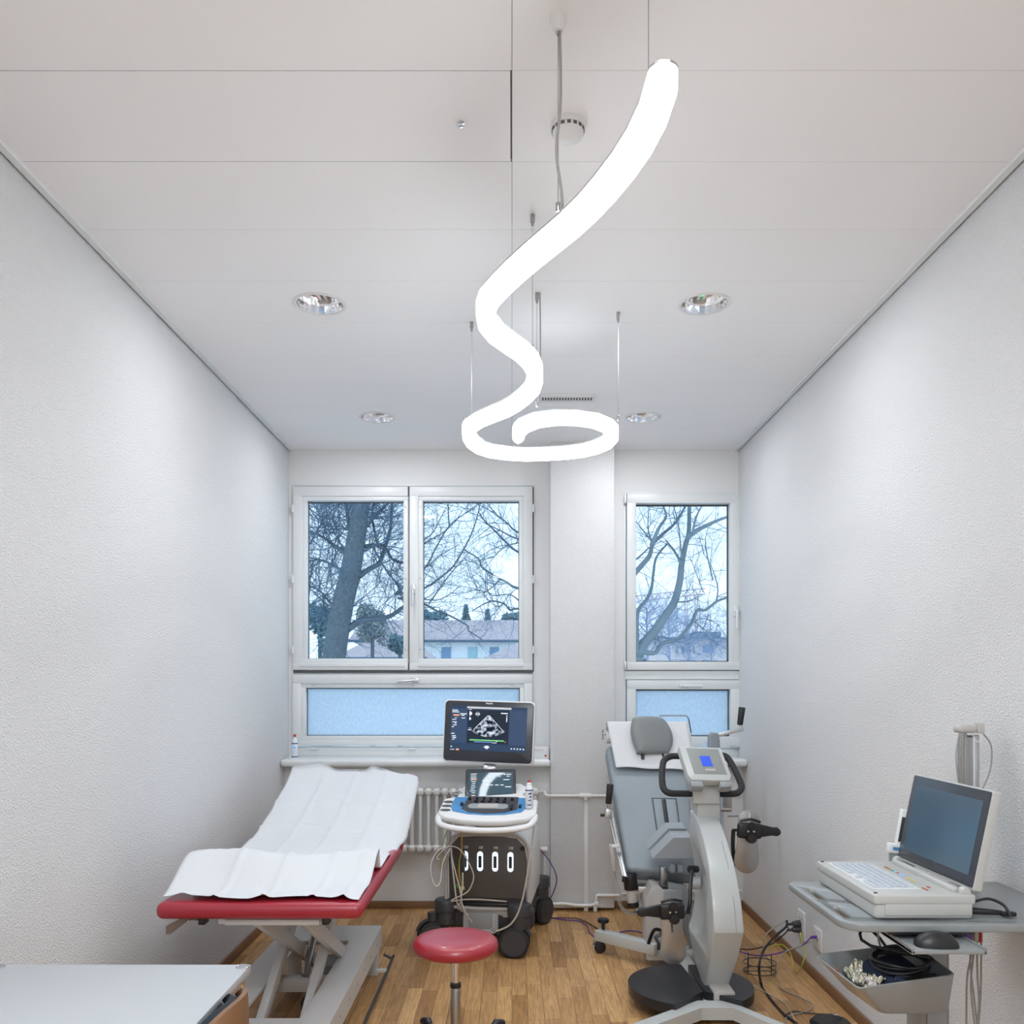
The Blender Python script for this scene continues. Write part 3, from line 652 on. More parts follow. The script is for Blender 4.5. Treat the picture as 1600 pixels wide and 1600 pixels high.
# ---- long low building with a clay roof, seen through the double window
def house(lab, px0, px1, yr, ye, Y, wall_m, roof_m, wins, dep=10, hip=0):
    k = Y/F; x0, x1 = (px0-800)*k, (px1-800)*k; zr = CZ-(yr-1064)*(Y+dep/2)/F; ze = CZ-(ye-1064)*k
    t = thing('apartment_building' if not hip else 'house', lab, 'building', ((x0+x1)/2, Y, GZ))
    MB().bb(x0, x1, Y, Y+dep, GZ, ze).build('wall', wall_m, t, smooth=False)
    if roof_m:
        o = .6; b = MB(); hp = hip
        A = [(x0-o, Y-o, ze), (x1+o, Y-o, ze), (x1+o, Y+dep+o, ze), (x0-o, Y+dep+o, ze)]; B = [(x0-o+hp, Y+dep/2, zr), (x1+o-hp, Y+dep/2, zr)]
        b.quad([A[0], A[1], B[1], B[0]]); b.quad([A[2], A[3], B[0], B[1]]); b.quad([A[1], A[2], B[1]]); b.quad([A[3], A[0], B[0]]); b.quad(A[::-1])
        b.build('roof', roof_m, t, smooth=False)
        MB().cyl((x0-o, Y-o, ze), (x1+o, Y-o, ze), .09, seg=8).build('gutter', 'gutter', t)
    for (a, c, d_, e, m_) in wins:
        MB().bb((a-800)*k, (c-800)*k, Y-.05, Y+.05, CZ-(e-1064)*k, CZ-(d_-1064)*k).build('window', m_, t, smooth=False)
    return t
K2 = 5.333
wn = [(640+a/K2, 640+c/K2, 1011, 1040, m_) for a, c, m_ in ((-330, -260, 'wing'), (-180, -110, 'wing2'), (-20, 60, 'wing'), (265, 345, 'wing'), (485, 565, 'wing2'), (668, 745, 'wing'), (860, 930, 'wing2'), (1050, 1120, 'wing'))]
house('long white building with a pale clay tile roof seen through the right casement', 560, 905, 969, 1002, 60, 'render', 'tile', wn)
house('lower clay tiled hip roof in front of the long white building', 766, 990, 1000, 1032, 45, 'render', 'tile', [], 8, 2.4)
house('small red roofed house behind the thick trunk', 540, 650, 996, 1030, 42, 'render', 'tile', [], 8, 1.3)
wn = [(960+a/K2, 960+c/K2, 1008, 1020, 'wing') for a, c in ((735, 830),)] + [(960+a/K2, 960+c/K2, 1009, 1021.5, 'wing') for a, c in ((560, 578), (608, 632), (655, 668), (515, 530))] + [(960+a/K2, 960+c/K2, 1032, 1044, 'wing') for a, c in ((735, 830), (560, 640))]
t = house('pale pink flat roofed building behind the forked tree', 1020, 1170, 985, 998, 70, 'pink', None, wn)
k = 70/F; MB().bb((1010-800)*k, (1180-800)*k, 69.3, 80, CZ+66*k, CZ+68*k).bb((1094-800)*k, (1136-800)*k, 72, 79, CZ+68*k, CZ+79*k).build('flat_roof', 'gutter', t, smooth=False)
# ---- tower crane on the skyline
ct = thing('tower_crane', 'pale red tower crane on the skyline beyond the narrow window', 'crane', (W(1080, 960, 95).x, 95, GZ))
top = W(1080, 931, 95); b = MB(); s_ = .55
for dx in (-s_, s_):
    for dy in (-s_, s_): b.cyl((top.x+dx, 95+dy, GZ), (top.x+dx, 95+dy, top.z), .05, seg=5)
for i in range(13):
    z = GZ+(top.z-GZ)*i/13; z2 = GZ+(top.z-GZ)*(i+1)/13; sg = 1 if i % 2 else -1
    b.cyl((top.x-s_*sg, 95-s_, z), (top.x+s_*sg, 95-s_, z2), .035, seg=4)
b.build('mast', 'crane', ct, smooth=False)
b = MB(); j0 = W(1010, 943, 95); j1 = W(1102, 928, 95); j0.x -= 3
for dz in (0, .6): b.cyl(j0+Vector((0, 0, dz)), j1+Vector((0, 0, dz)), .05, seg=5)
for i in range(24):
    p = j0.lerp(j1, i/24); q = j0.lerp(j1, (i+1)/24); b.cyl(p+Vector((0, 0, .6*(i % 2))), q+Vector((0, 0, .6*((i+1) % 2))), .035, seg=4)
b.build('jib', 'crane', ct, smooth=False)
# ---- evergreens and hedge trees far behind
def crown(c, rx, rz, n, m, parent, ry=None, leaf=.25, cone=False, name='crown'):
    b = MB(); lumps = [Vector((rng.uniform(-.55, .55), rng.uniform(-.5, .5), rng.uniform(-.6, .5))) for _ in range(11)]
    for _ in range(n):
        while True:
            u = Vector((rng.uniform(-1, 1), rng.uniform(-1, 1), rng.uniform(-1, 1)))
            if u.length <= 1: break
        if not cone: u = rng.choice(lumps)+u*.48
        if cone: s_ = (1-u.z)/2; u.x *= s_; u.y *= s_
        p = Vector(c)+Vector((u.x*rx, u.y*(ry or rx), u.z*rz)); l = leaf*rng.uniform(.5, 1.3)
        a = Vector((rng.gauss(0, 1), rng.gauss(0, 1), rng.gauss(0, 1))).normalized(); d = a.orthogonal().normalized()
        b.quad([p+a*l, p+d*l*.6, p-a*l, p-d*l*.6])
    return b.build(name, m, parent, smooth=False)
for i, (px, py, w_, h_, Y, cone, lab) in enumerate((
        (728, 966, 26, 24, 85, True, 'tall conifer rising behind the long clay roof'), (762, 966, 12, 14, 84, True, 'smaller conifer beside the tall one behind the clay roof'),
        (672, 968, 30, 18, 88, False, 'round dark tree behind the clay roof near the casement handle'), (800, 968, 22, 12, 86, False, 'low round tree behind the clay roof at the right casement edge'))):
    kk = Y/F; t = thing('conifer' if cone else 'distant_tree', lab, 'tree', ((px-800)*kk, Y, GZ), group='trees behind the long building')
    zc = CZ-(py-1064)*kk
    MB().cyl(((px-800)*kk, Y, GZ), ((px-800)*kk, Y, zc), .3, .12, seg=8).build('trunk', 'bark', t)
    crown(((px-800)*kk, Y, zc-(h_*kk if cone else 0)), w_*kk, h_*kk*(2 if cone else 1), 1100, 'ever', t, leaf=.26, cone=False if not cone else True)
for i, (px, py, w_, h_, lab) in enumerate(((1010, 968, 24, 36, 'hazy bare tree on the skyline at the left of the narrow window'), (1045, 975, 24, 30, 'hazy bare tree on the skyline left of the crane'), (1075, 978, 22, 26, 'hazy bare tree below the crane mast'), (1110, 975, 24, 32, 'hazy bare tree on the skyline right of the crane'), (1140, 972, 22, 34, 'hazy bare tree at the right edge of the narrow window'))):
    Y = 38+6*i; kk = Y/F; x = (px-800)*kk
    t = thing('distant_tree', lab, 'tree', (x, Y, GZ), group='hazy bare trees on the skyline')
    zt_ = CZ-(py-1064)*kk
    P = [Vector((x, Y, GZ)), Vector((x+.1, Y, 0)), Vector((x, Y, zt_+h_*kk*.5))]
    MB().tube(P, [.09, .09, .03], 8).build('trunk', 'haze', t)
    b = MB(); PP = [Vector((x, Y, CZ+1)), Vector((x, Y, zt_+h_*kk*.5))]; twigs(b, PP, .022, 60, 1.6, 2, 1.2, 0.0, .6); b.build('twigs', 'haze', t, smooth=False)
# leafy bushes low in the left casement
for i, (px, py, w_, h_, Y, m_, lab) in enumerate(((500, 985, 24, 46, 20, 'ever', 'dark evergreen shrub left of the thick trunk'), (582, 975, 30, 34, 22, 'ivy', 'ivy covered shrub right of the thick trunk'), (625, 1000, 22, 22, 23, 'ever', 'low evergreen shrub beside the ivy covered one'))):
    kk = Y/F; x = (px-800)*kk; zc = CZ-(py-1064)*kk
    t = thing('shrub', lab, 'shrub', (x, Y, GZ)); MB().cyl((x, Y, GZ), (x, Y, zc), .12, .04, seg=8).build('stem', 'bark', t)
    crown((x, Y, zc), w_*kk, h_*kk, 1500, m_, t, leaf=.055)
# ================================================================== RADIATOR AND PIPES
zr0, zr1 = .40, .825; yr = 5.90
rd = thing('radiator', 'white column radiator under the wide double window', 'radiator', (-.45, yr, zr0))
for k in range(24):
    x = -1.10+.0545*k
    b = MB()
    for dy in (-.028, .028): b.cyl((x, yr+dy-.02, zr0+.03), (x, yr+dy-.02, zr1-.03), .0125, seg=10)
    b.box((x, yr-.02, zr1-.025), (.046, .10, .05), bev=.018, seg=3).box((x, yr-.02, zr0+.025), (.046, .10, .05), bev=.018, seg=3)
    b.build('radiator_column', 'paint_pipe', rd)
b = MB().cyl((-1.13, yr-.02, zr1-.03), (.18, yr-.02, zr1-.03), .012).cyl((-1.13, yr-.02, zr0+.03), (.18, yr-.02, zr0+.03), .012)
b.build('connecting_pipe', 'paint_pipe', rd)
p = W(850, 1327, 5.88)
MB().cyl((p.x-.03, 5.88, p.z), (p.x+.025, 5.88, p.z), .019, bev=.008).build('valve_knob', 'white', rd)
# heating pipes
yp = YP-.025
def WP(px, py): v = W(px, py, yp); return v
P1 = [W(832, 1237, 5.9), W(850, 1237, 5.9), WP(853, 1242), WP(862, 1243.5), WP(912, 1243.5), WP(945, 1243.5), WP(962, 1243.5), W(966, 1243, 5.92), W(1010, 1241, 5.93), W(1158, 1240, 5.93)]
hp = thing('heating_pipe', 'white heating pipe running across the plastered pillar at radiator height', 'pipe', tuple(WP(905, 1243)))
MB().tube(P1, .0105, 10, n=3).build('pipe', 'paint_pipe', hp)
MB().cyl(WP(905, 1243.5), WP(924, 1243.5), .017, bev=.004).cyl(WP(915, 1240), WP(915, 1251), .015, bev=.003).build('tee_fitting', 'paint_pipe', hp)
b = MB().tube([W(850, 1330, 5.90), W(851, 1400, 5.92), W(851, 1412, 5.90), WP(862, 1413), WP(880, 1412), WP(900, 1414.5), WP(922, 1414.5), WP(931, 1411), WP(932, 1403), WP(934, 1399), WP(945, 1399), WP(968, 1399), W(980, 1396, 5.93), W(1060, 1394, 5.93), W(1158, 1392, 5.93)], .011, 10, n=3)
h2 = thing('heating_pipe', 'white heating pipe stepping along the foot of the pillar', 'pipe', tuple(WP(905, 1414)))
b.build('pipe', 'paint_pipe', h2)
MB().cyl(WP(930, 1413), WP(930, 1424), .013, bev=.003).cyl(WP(928, 1412), WP(935, 1412), .017, bev=.004).build('elbow_fitting', 'paint_pipe', h2)
MB().cyl(WP(930.5, 1423), WP(930.5, 1428), .012).build('drain_cock', 'alu', h2)
b = MB().bb(WP(912.5, 0).x, WP(919.5, 0).x, YP-.014, YP-.001, .001, WP(0, 1252).z, bev=.004)
tag(b.build('cable_conduit', 'paint_pipe'), 'flat vertical conduit strip painted on the pillar below the pipe tee', 'conduit')
# ================================================================== WINDOW SILL ITEMS
ZS = w1[2]-.004
p = W(460.5, 1181, 5.92)
bt = thing('spray_bottle', 'white bottle with a red cap on the left end of the window sill', 'bottle', (p.x, 5.92, ZS))
MB().lathe([(.018, 0), (.0205, .004), (.0205, .105), (.017, .125), (.009, .135), (.009, .150)], (0, 0, 0), seg=28).build('body', 'bottle', bt, local=True)
MB().lathe([(.0095, .145), (.0095, .160), (.007, .164), (.001, .164)], (0, 0, 0), seg=20).build('cap', 'cap', bt, local=True)
for zz in (.102, .013): MB().lathe([(.0208, zz-.004), (.0209, zz), (.0208, zz+.003)], (0, 0, 0), seg=28).build('navy_band', 'navy', bt, local=True)
b = MB().box((-.002, -.0207, .080), (.024, .001, .012), rot=(0, .2, 0)).box((0, -.0207, .068), (.022, .001, .003)).box((0, -.0207, .05), (.022, .001, .002)).box((0, -.0207, .042), (.018, .001, .002))
b.build('label_print', 'sbl', bt, local=True)
p = W(842, 1183, 5.93)
bx = thing('tissue_box', 'small white carton on the window sill beside the pillar', 'box', (p.x, 5.95, ZS))
MB().box((.01, 0, .040), (.115, .07, .078), bev=.002).build('carton', 'white', bx, local=True)
MB().box((.045, -.0357, .018), (.014, .001, .014)).build('label_mark', 'label_red', bx, local=True)
MB().box((.0, -.0357, .060), (.06, .001, .002)).box((.0, -.0357, .052), (.05, .001, .0015)).build('label_print', 'beige', bx, local=True)
b = MB().cyl((p.x+.082, 5.97, ZS), (p.x+.082, 5.97, ZS+.085), .014, bev=.004)
tag(b.build('paper_roll', 'white'), 'slim white roll standing between the carton and the pillar', 'roll')
p = W(1090, 1165, 5.93)
b = MB(); r2 = random.Random(3)
b.sph((p.x+.01, 5.93, ZS+.04), .05, 3, (1.2, .7, .75), .22, r2)
b.sph((p.x+.06, 5.93, ZS+.07), .03, 2, (1, .6, 1.4), .3, r2)
tag(b.build('plastic_bag', 'plasticbag', smooth=False), 'crumpled clear plastic bag on the sill behind the exercise bike display', 'bag')
# ================================================================== RED TREATMENT COUCH
cx0, cx1 = -1.313, -.552; cy0, cy1 = 3.23, 4.40; ct_, cb_ = .7205, .662
co = thing('treatment_couch', 'red vinyl treatment couch with raised head end on a white scissor lift base', 'couch', ((cx0+cx1)/2, 3.9, 0))
def cushion(b, x0, x1, L, t, m):   # L along local y, top at z=0
    return b.box(((x0+x1)/2, L/2, -t/2), (x1-x0, L, t), bev=.026, seg=5, mx=m)
b = cushion(MB(), cx0, cx1, cy1-cy0, .062, Matrix.Translation((0, cy0, ct_)))
b.build('seat_cushion', 'red', co)
ba = math.atan(.33)
mb_ = Matrix.Translation((0, cy1+.015, ct_)) @ Matrix.Rotation(ba, 4, 'X')
cushion(MB(), cx0, cx1, .86, .062, mb_).build('head_cushion', 'red', co)
MB().box((-.93, .42, -.075), (.60, .74, .022), mx=mb_, bev=.004).build('head_frame', 'couchm', co)
MB().bb(W(345, 0, 3.3).x, W(505, 0, 3.3).x, 3.27, 4.35, cb_-.028, cb_-.001, bev=.003).build('seat_frame', 'couchm', co)
MB().bb(W(352, 0, 3.27).x, W(500, 0, 3.27).x, 3.262, 3.275, cb_-.030, cb_-.008, bev=.002).build('frame_end_strip', 'beige', co)
for px in (317.5, 510): MB().bb(W(px-5, 0, 3.27).x, W(px+5, 0, 3.27).x, 3.25, 3.30, cb_-.026, cb_-.001, bev=.002).build('end_stop', 'black', co)
b = MB(); A = W(263, 1450, 3.22); B_ = W(292, 1436, 3.5)
b.prism([(0, 0), (.0, -.030), (.02, -.034), (.13, .008), (.13, .022)], Matrix.Translation((A.x, 3.20, A.z+.012)) @ Matrix.Rotation(R(62), 4, 'Z'), .003)
b.box((A.x+.10, 3.30, cb_-.012), (.10, .03, .006), rot=(0, 0, R(35)))
b.build('paper_roll_bracket', 'steel', co)
# base
bz = .24; bx0, bx1, by0, by1 = -1.19, -.69, 3.05, 4.67; ox0, ox1, oy0, oy1 = -1.055, -.815, 3.387, 4.40
b = MB()
b.bb(bx0, ox0, by0, by1, bz-.012, bz).bb(ox1, bx1, by0, by1, bz-.012, bz).bb(ox0, ox1, by0, oy0, bz-.012, bz).bb(ox0, ox1, oy1, by1, bz-.012, bz)
b.bb(bx1-.004, bx1, by0+.004, by1-.004, bz-.10, bz-.0125).bb(bx0, bx0+.004, by0+.004, by1-.004, bz-.10, bz-.0125).bb(bx0, bx1, by1-.004, by1, bz-.10, bz-.0125).bb(bx0, bx1, by0, by0+.004, bz-.10, bz-.0125)
b.build('base_cover', 'couchm', co)
for k in range(7): MB().box((bx1+.001, 3.35+.19*k, bz-.05), (.004, .02, .006)).build('base_screw', 'alu', co)
for fy in (by0+.08, by1-.05):
    for fx in (bx0+.05, bx1-.04):
        MB().bb(fx-.03, fx+.03, fy-.03, fy+.03, 0, bz-.02, bev=.004).build('foot', 'couchm', co)
b = MB().bb(-1.06, -.81, 3.98, 4.04, .13, .19, bev=.003); b.build('cross_beam', 'couchm', co)
b = MB().bb(-1.06, -.81, 3.50, 3.56, .11, .16, bev=.003); b.build('cross_beam', 'couchm', co)
def arm(x, ya, za, yb, zb, w=.035, h=.06, m='couchm', name='scissor_arm'):
    a_ = math.atan2(zb-za, yb-ya); L = math.hypot(yb-ya, zb-za)
    MB().box((x, (ya+yb)/2, (za+zb)/2), (w, L, h), rot=(a_, 0, 0), bev=.003).build(name, m, co)
for x in (-1.03, -.85):
    arm(x, 3.50, .08, 4.55, .63); arm(x+.04, 4.45, .12, 3.42, .62, .028)
MB().cyl((-.94, 4.0, .20), (-.94, 4.35, .44), .018).build('lift_actuator', 'steel', co)
MB().cyl((-.94, 4.1, .42), (-.94, 4.5, .62), .012).build('actuator_rod', 'chrome', co)
MB().bb(-.92, -.83, 4.20, 4.38, .06, .18, bev=.01).build('control_box', 'mgrey', co)
MB().tube([(-.93, 3.5, .03), (-.98, 3.65, .06), (-.90, 3.8, .05), (-.95, 4.0, .09), (-.88, 4.2, .1)], .006, 8, n=5).build('motor_cable', 'black', co)
b = MB().tube([(bx1+.01, 4.66, .09), (bx1+.05, 4.655, .07), (bx1+.055, 4.6, .065), (bx1+.055, 3.2, .065), (bx1+.05, 3.14, .07), (bx1+.01, 3.13, .09)], .0075, 10, n=4)
b.build('foot_rail', 'char', co)
for yy in (4.45, 3.3): MB().box((bx1+.03, yy, .075), (.05, .03, .01)).build('rail_bracket', 'couchm', co)
# paper sheet draped over the couch
def sheet():
    nu, nv = 64, 150
    def top_end(u):
        T_ = [(455.8, 1197), (466, 1195), (499, 1189.5), (525, 1202.5), (571, 1203.7), (582, 1196), (622.5, 1211), (647, 1216)]
        px = 455.8+(647-455.8)*u
        for (a, c), (d, e) in zip(T_, T_[1:]):   # the curled far edge
            if px <= d+.001: return c+(e-c)*(px-a)/(d-a)
        return 1216
    rows = []
    for j in range(nv+1):
        v = j/nv; row = []
        for i in range(nu+1):
            u = i/nu; x = -1.302+u*(.735)
            ls = 3.262+.03*(1-u)*0+v*(4.40-3.262+.86*1.0)     # arclength parameter along couch
            s_ = v*2.06
            # profile
            Yr = 3.262+s_
            off = .013
            ridge = 3.56+.20*u+.02*math.sin(u*9); hgt = .115-.035*u+.008*math.sin(u*7)
            if Yr < cy1+.015:
                y, z = Yr, ct_+off; x_ = x
                d = Yr-ridge
                if d < 0 and d > -.30:
                    k = (1+d/.30); z += hgt*(k*k*(3-2*k))
                elif 0 <= d < .07:
                    z += hgt*(1-d/.07)**1.6; y = ridge+d*.35
                elif .07 <= d < .16: y = ridge+.0245+(d-.07)*(.1355/.09)
            else:
                q = Yr-cy1-.015; y = cy1+.015+q*math.cos(ba); z = ct_+off+q*math.sin(ba); x_ = x
                y -= 0; 
            # rounded lift at the hinge
            h = Yr-cy1
            z += .018*math.exp(-(h/.10)**2)
            # creases across and along
            for cu in (.27, .52, .76, .92): z += .009*max(0, 1-abs(u-cu-.01*math.sin(9*v))/.022)
            for cv in (4.55, 4.86): z += .012*max(0, 1-abs(Yr-cv-.03*math.sin(7*u))/.03)
            z += .0035*math.sin(23*u+3*v)*math.sin(14*v)+.003*math.sin(41*v+5*u)
            if Yr < 3.262+.06:
                k = 1-(Yr-3.262)/.06
                z += k*(.010*max(0, math.sin(u*15.5))**6+.004*math.sin(u*11)+.003)
                y += k*.012*math.sin(u*9+1)
            if cy1-.2 < Yr:
                k = min(1, (Yr-cy1+.2)/.3)*max(0, (u-.55)/.45)**2; x_ += .030*k; z -= .022*max(0, (u-.95)/.05)*k; z += .014*k
            if v > .86:
                k = (v-.86)/.14; k = k*k
                tgt = W(455.8+(647-455.8)*u, top_end(u), 5.20)
                x_ = x_*(1-k)+tgt.x*k; y = y*(1-k)+tgt.y*k; z = z*(1-k)+tgt.z*k
            if Yr > 4.1 and Yr < 4.9 and u > .93: x_ += .0; z -= .02*(u-.93)/.07
            row.append(Vector((x_, y, z)))
        rows.append(row)
    b = MB(); b.ring_loft(rows, caps=False, closed=False)
    return b
so = sheet().build('paper_sheet', 'paper', ang=60)
md = so.modifiers.new('thickness', 'SOLIDIFY'); md.thickness = .0012; md.offset = 1
tag(so, 'white paper sheet with fold creases lying bunched over the red couch', 'sheet')
# ================================================================== DESK AND CHAIR (front left)
dz = .74
dk = thing('desk', 'white topped desk with metal corner discs at the lower left', 'desk', (-1.15, 1.9, 0))
MB().bb(XL+.01, -.735, 1.55, 2.477, dz-.020, dz, bev=.002).build('desktop', 'desk', dk)
MB().bb(XL+.012, -.7365, 1.553, 2.4755, dz-.026, dz-.0201).build('edge_band', 'mgrey', dk)
for x, y in ((-1.432, 2.455), (-.752, 2.455), (-1.432, 1.6), (-.752, 1.6)):
    if x > -1.5: MB().lathe([(.018, 0), (.018, .0015), (.015, .002), (.015, .0012), (.001, .0012)], (x, y, dz), seg=28).build('corner_disc', 'mgrey', dk); MB().tube([(x+.018*math.cos(6.283*k/28), y+.018*math.sin(6.283*k/28), dz+.001) for k in range(28)], .0018, 6, closed=True).build('disc_rim', 'chrome', dk)
for x in (-1.50, -.755):
    for y in (2.45, 1.6): MB().cyl((x, y, .02), (x, y, dz-.02), .0125).cyl((x, y, 0), (x, y, .02), .018).build('leg', 'chrome', dk)
    MB().cyl((x, 1.6, dz-.04), (x, 2.45, dz-.04), .0095).build('side_rail', 'chrome', dk)
MB().cyl((-1.50, 2.45, dz-.04), (-.755, 2.45, dz-.04), .0095).build('rear_rail', 'chrome', dk)
chx = -.70
ch = thing('visitor_chair', 'dark blue upholstered chair with chrome frame tucked beside the desk', 'chair', (-.90, 2.12, 0))
def shell(x_off, thick, m, name, inset=0.0, parent=ch):
    # curved backrest facing the desk: outline in (y, z), curved towards -x at the edges
    rows = []
    nu, nv = 20, 12
    for side in (0, 1):
        g = []
        for j in range(nv+1):
            v = j/nv; z = .43+inset+(.790-.43-2*inset)*v
            hw_ = (.21-inset)*(1-.35*max(0, (v-.55)/.45)**2.2)
            r = []
            for i in range(nu+1):
                u = -1+2*i/nu; y = 2.09+hw_*u
                x = -.655-.055*u*u-.0*v+.02*v + x_off + (0 if side == 0 else -thick)
                zz = z-(.045*abs(u)**3 if v > .6 else 0)*(v-.6)/.4
                r.append(Vector((x, y, zz)))
            g.append(r)
        rows.append(g)
    b = MB(); rings = []
    for j in range(nv+1): rings.append(rows[0][j]+rows[1][j][::-1])
    b.ring_loft(rings); return b.build(name, m, parent)
shell(0, .012, 'skirt', 'back_shell'); shell(-.012, .03, 'fabric', 'back_cushion', .012)
MB().box((-.89, 2.07, .43), (.42, .42, .05), bev=.02, seg=4).build('seat', 'fabric', ch)
MB().box((-.89, 2.07, .40), (.40, .40, .015), bev=.004).build('seat_shell', 'alu', ch)
for x in (-1.07, -.69):
    for y in (1.88, 2.26): MB().cyl((x, y, 0), (x, y, .40), .011).build('leg', 'chrome', ch)
for y in (1.88, 2.26): MB().tube([(-.69, y, .35), (-.66, y, .45), (-.645, y+(.02 if y < 2 else -.02), .6)], .010, 10, n=4).build('back_frame', 'chrome', ch)
# ================================================================== STOOL
st = thing('stool', 'round red vinyl stool on a chrome gas column', 'stool', (-.218, 3.40, 0))
MB().lathe([(.001, .488), (.10, .488), (.150, .494), (.162, .505), (.1655, .520), (.161, .535), (.147, .546), (.11, .552), (.05, .5545), (.001, .555)], (0, 0, 0), seg=64).build('seat', 'red', st, local=True)
MB().cyl((0, 0, .476), (0, 0, .489), .09, seg=28).build('seat_plate', 'black', st, local=True)
MB().cyl((0, 0, .36), (0, 0, .476), .013).cyl((0, 0, .44), (0, 0, .476), .02).build('gas_piston', 'chrome', st, local=True)
MB().cyl((0, 0, .06), (0, 0, .365), .0185, bev=.003).build('gas_column', 'steel', st, local=True)
MB().lathe([(.0205, .355), (.0215, .362), (.0205, .372), (.012, .374)], (0, 0, 0)).build('collar', 'black', st, local=True)
MB().lathe([(.03, .07), (.035, .09), (.035, .14), (.02, .16), (.02, .05)], (0, 0, 0)).build('hub', 'steel', st, local=True)
for k in range(5):
    a = R(50+72*k); d = Vector((math.cos(a), math.sin(a), 0))
    MB().tube([d*.02+Vector((0, 0, .150)), d*.15+Vector((0, 0, .145)), d*.255+Vector((0, 0, .130))], [.020, .013], 10, flat=.6).build('base_arm', 'steel', st, local=True)
    MB().tube([d*.225+Vector((0, 0, .134)), d*.24+Vector((0, 0, .142)), d*.275+Vector((0, 0, .132)), d*.283+Vector((0, 0, .118))], [.016, .019, .018, .008], 12).build('end_cap', 'black', st, local=True)
    w_ = Vector((-d.y, d.x, 0))
    b = MB()
    for s_ in (-1, 1): b.cyl(d*.262+w_*(.006*s_)+Vector((0, 0, .038)), d*.262+w_*(.024*s_)+Vector((0, 0, .038)), .038, bev=.004)
    b.cyl(d*.262+Vector((0, 0, .04)), d*.262+Vector((0, 0, .125)), .006)
    b.build('caster', 'black', st, local=True)
# ================================================================== ULTRASOUND MACHINE
us = thing('ultrasound_machine', 'white and charcoal ultrasound machine with lit monitor and touch panel on casters', 'ultrasound machine', (-.127, 5.0, 0), (0, 0, R(-7)))
UI = WM[us.name_full].inverted()
def U(px, py, Y): return UI @ W(px, py, Y)
def Y90(x, y, z): return Matrix.Translation((x, y, z))
# base and wheels
MB().box((-.01, .34, .165), (.45, .66, .17), bev=.03, seg=3).box((.0, .04, .19), (.50, .12, .12), bev=.03, seg=3).build('base', 'char', us, local=True)
MB().rslab(.205, .115, .02, .03, Y90(-.045, -.045, .175), bev=.004).build('foot_brake_cover', 'lgrey', us, local=True)
b = MB()
for k in range(3): b.tube([(-.138+.010*k, -.048, .23), (-.138+.010*k, -.048, .135+.008*k), (-.125+.010*k, -.048, .120+.008*k), (.033-.010*k, -.048, .120+.008*k), (.048-.010*k, -.048, .135+.008*k), (.048-.010*k, -.048, .23)], .0022, 6)
b.build('cover_ribs', 'white', us, local=True)
def uwheel(x, y, yaw=0, fx=None):
    r = .086
    b = MB(); M_ = Matrix.Translation((x, y, 0)) @ Matrix.Rotation(yaw, 4, 'Z')
    for s_ in (-1, 1):
        a = M_ @ Vector((0, .012*s_, r)); c = M_ @ Vector((0, .045*s_, r)); b.tube([a, a.lerp(c, .3), a.lerp(c, .85), c], [r-.006, r, r, r-.010], 36)
    w_ = b.build('caster_wheel', 'rubber', us, local=True)
    for s_ in (-1, 1):
        a = M_ @ Vector((0, .045*s_, r)); c = M_ @ Vector((0, .050*s_, r)); MB().cyl(a, c, r-.016, seg=36).build('wheel_cap', 'char', w_, local=True)
    b = MB().tube([M_ @ Vector((math.cos(a)*(r+.010), 0, r+math.sin(a)*(r+.010))) for a in [R(20+14*k) for k in range(11)]], .018, 10, flat=.5)
    b.cyl((x, y, r*1.8), (x, y, .22), .03); b.build('caster_fork', 'char', us, local=True)
    fx = fx if fx is not None else x
    MB().lathe([(.056, .155), (.060, .16), (.060, .225), (.066, .228), (.067, .285), (.062, .293), (.04, .297), (.001, .298)], (fx, y+.02, 0), seg=36).build('wheel_fender', 'char', us, local=True)
uwheel(.150, -.075, 0, .175); uwheel(-.325, -.02, R(20), -.250); uwheel(.235, .62, R(60), .225); uwheel(-.26, .60, R(80))
# body shell
b = MB().prism([(-.255, .27), (-.262, .52), (-.245, .62), (-.19, .675), (-.08, .70), (.08, .70), (.17, .675), (.222, .62), (.238, .52), (.232, .27), (.19, .228), (-.21, .228)], Y90(0, 0, 0), .60, bev=.02, seg=3)
b.build('body_shell', 'white', us, local=True)
b = MB().prism([(-.232, .285), (-.236, .52), (-.222, .60), (-.18, .648), (-.08, .655), (.08, .655), (.155, .645), (.200, .60), (.214, .52), (.208, .285), (.19, .268), (-.21, .268)], Y90(0, -.006, 0), .03, bev=.004)
fp = b.build('front_panel', 'char2', us, local=True)
b = MB().tube([(-.247, -.012, .30), (-.250, -.012, .52), (-.238, -.012, .61), (-.19, -.012, .664), (-.08, -.012, .672), (.08, -.012, .672), (.165, -.012, .66), (.215, -.012, .61), (.228, -.012, .52), (.222, -.012, .30), (.195, -.034, .258), (-.215, -.034, .258)], .010, 8, n=3, closed=True)
b.build('panel_surround', 'beige', us, local=True)
MB().box((-.01, -.018, .275), (.30, .035, .02), bev=.008).build('lower_tray', 'black', us, local=True)
b = MB().prism([(-.20, .252), (-.15, .225), (.075, .215), (.08, .205), (.125, .205), (.13, .225), (.19, .252), (.0, .262)], Y90(0, -.03, 0), .06, bev=.004); b.build('front_skirt', 'beige', us, local=True)
MB().box((-.01, -.008, .305), (.40, .006, .002)).build('panel_seam', 'black', fp, local=True)
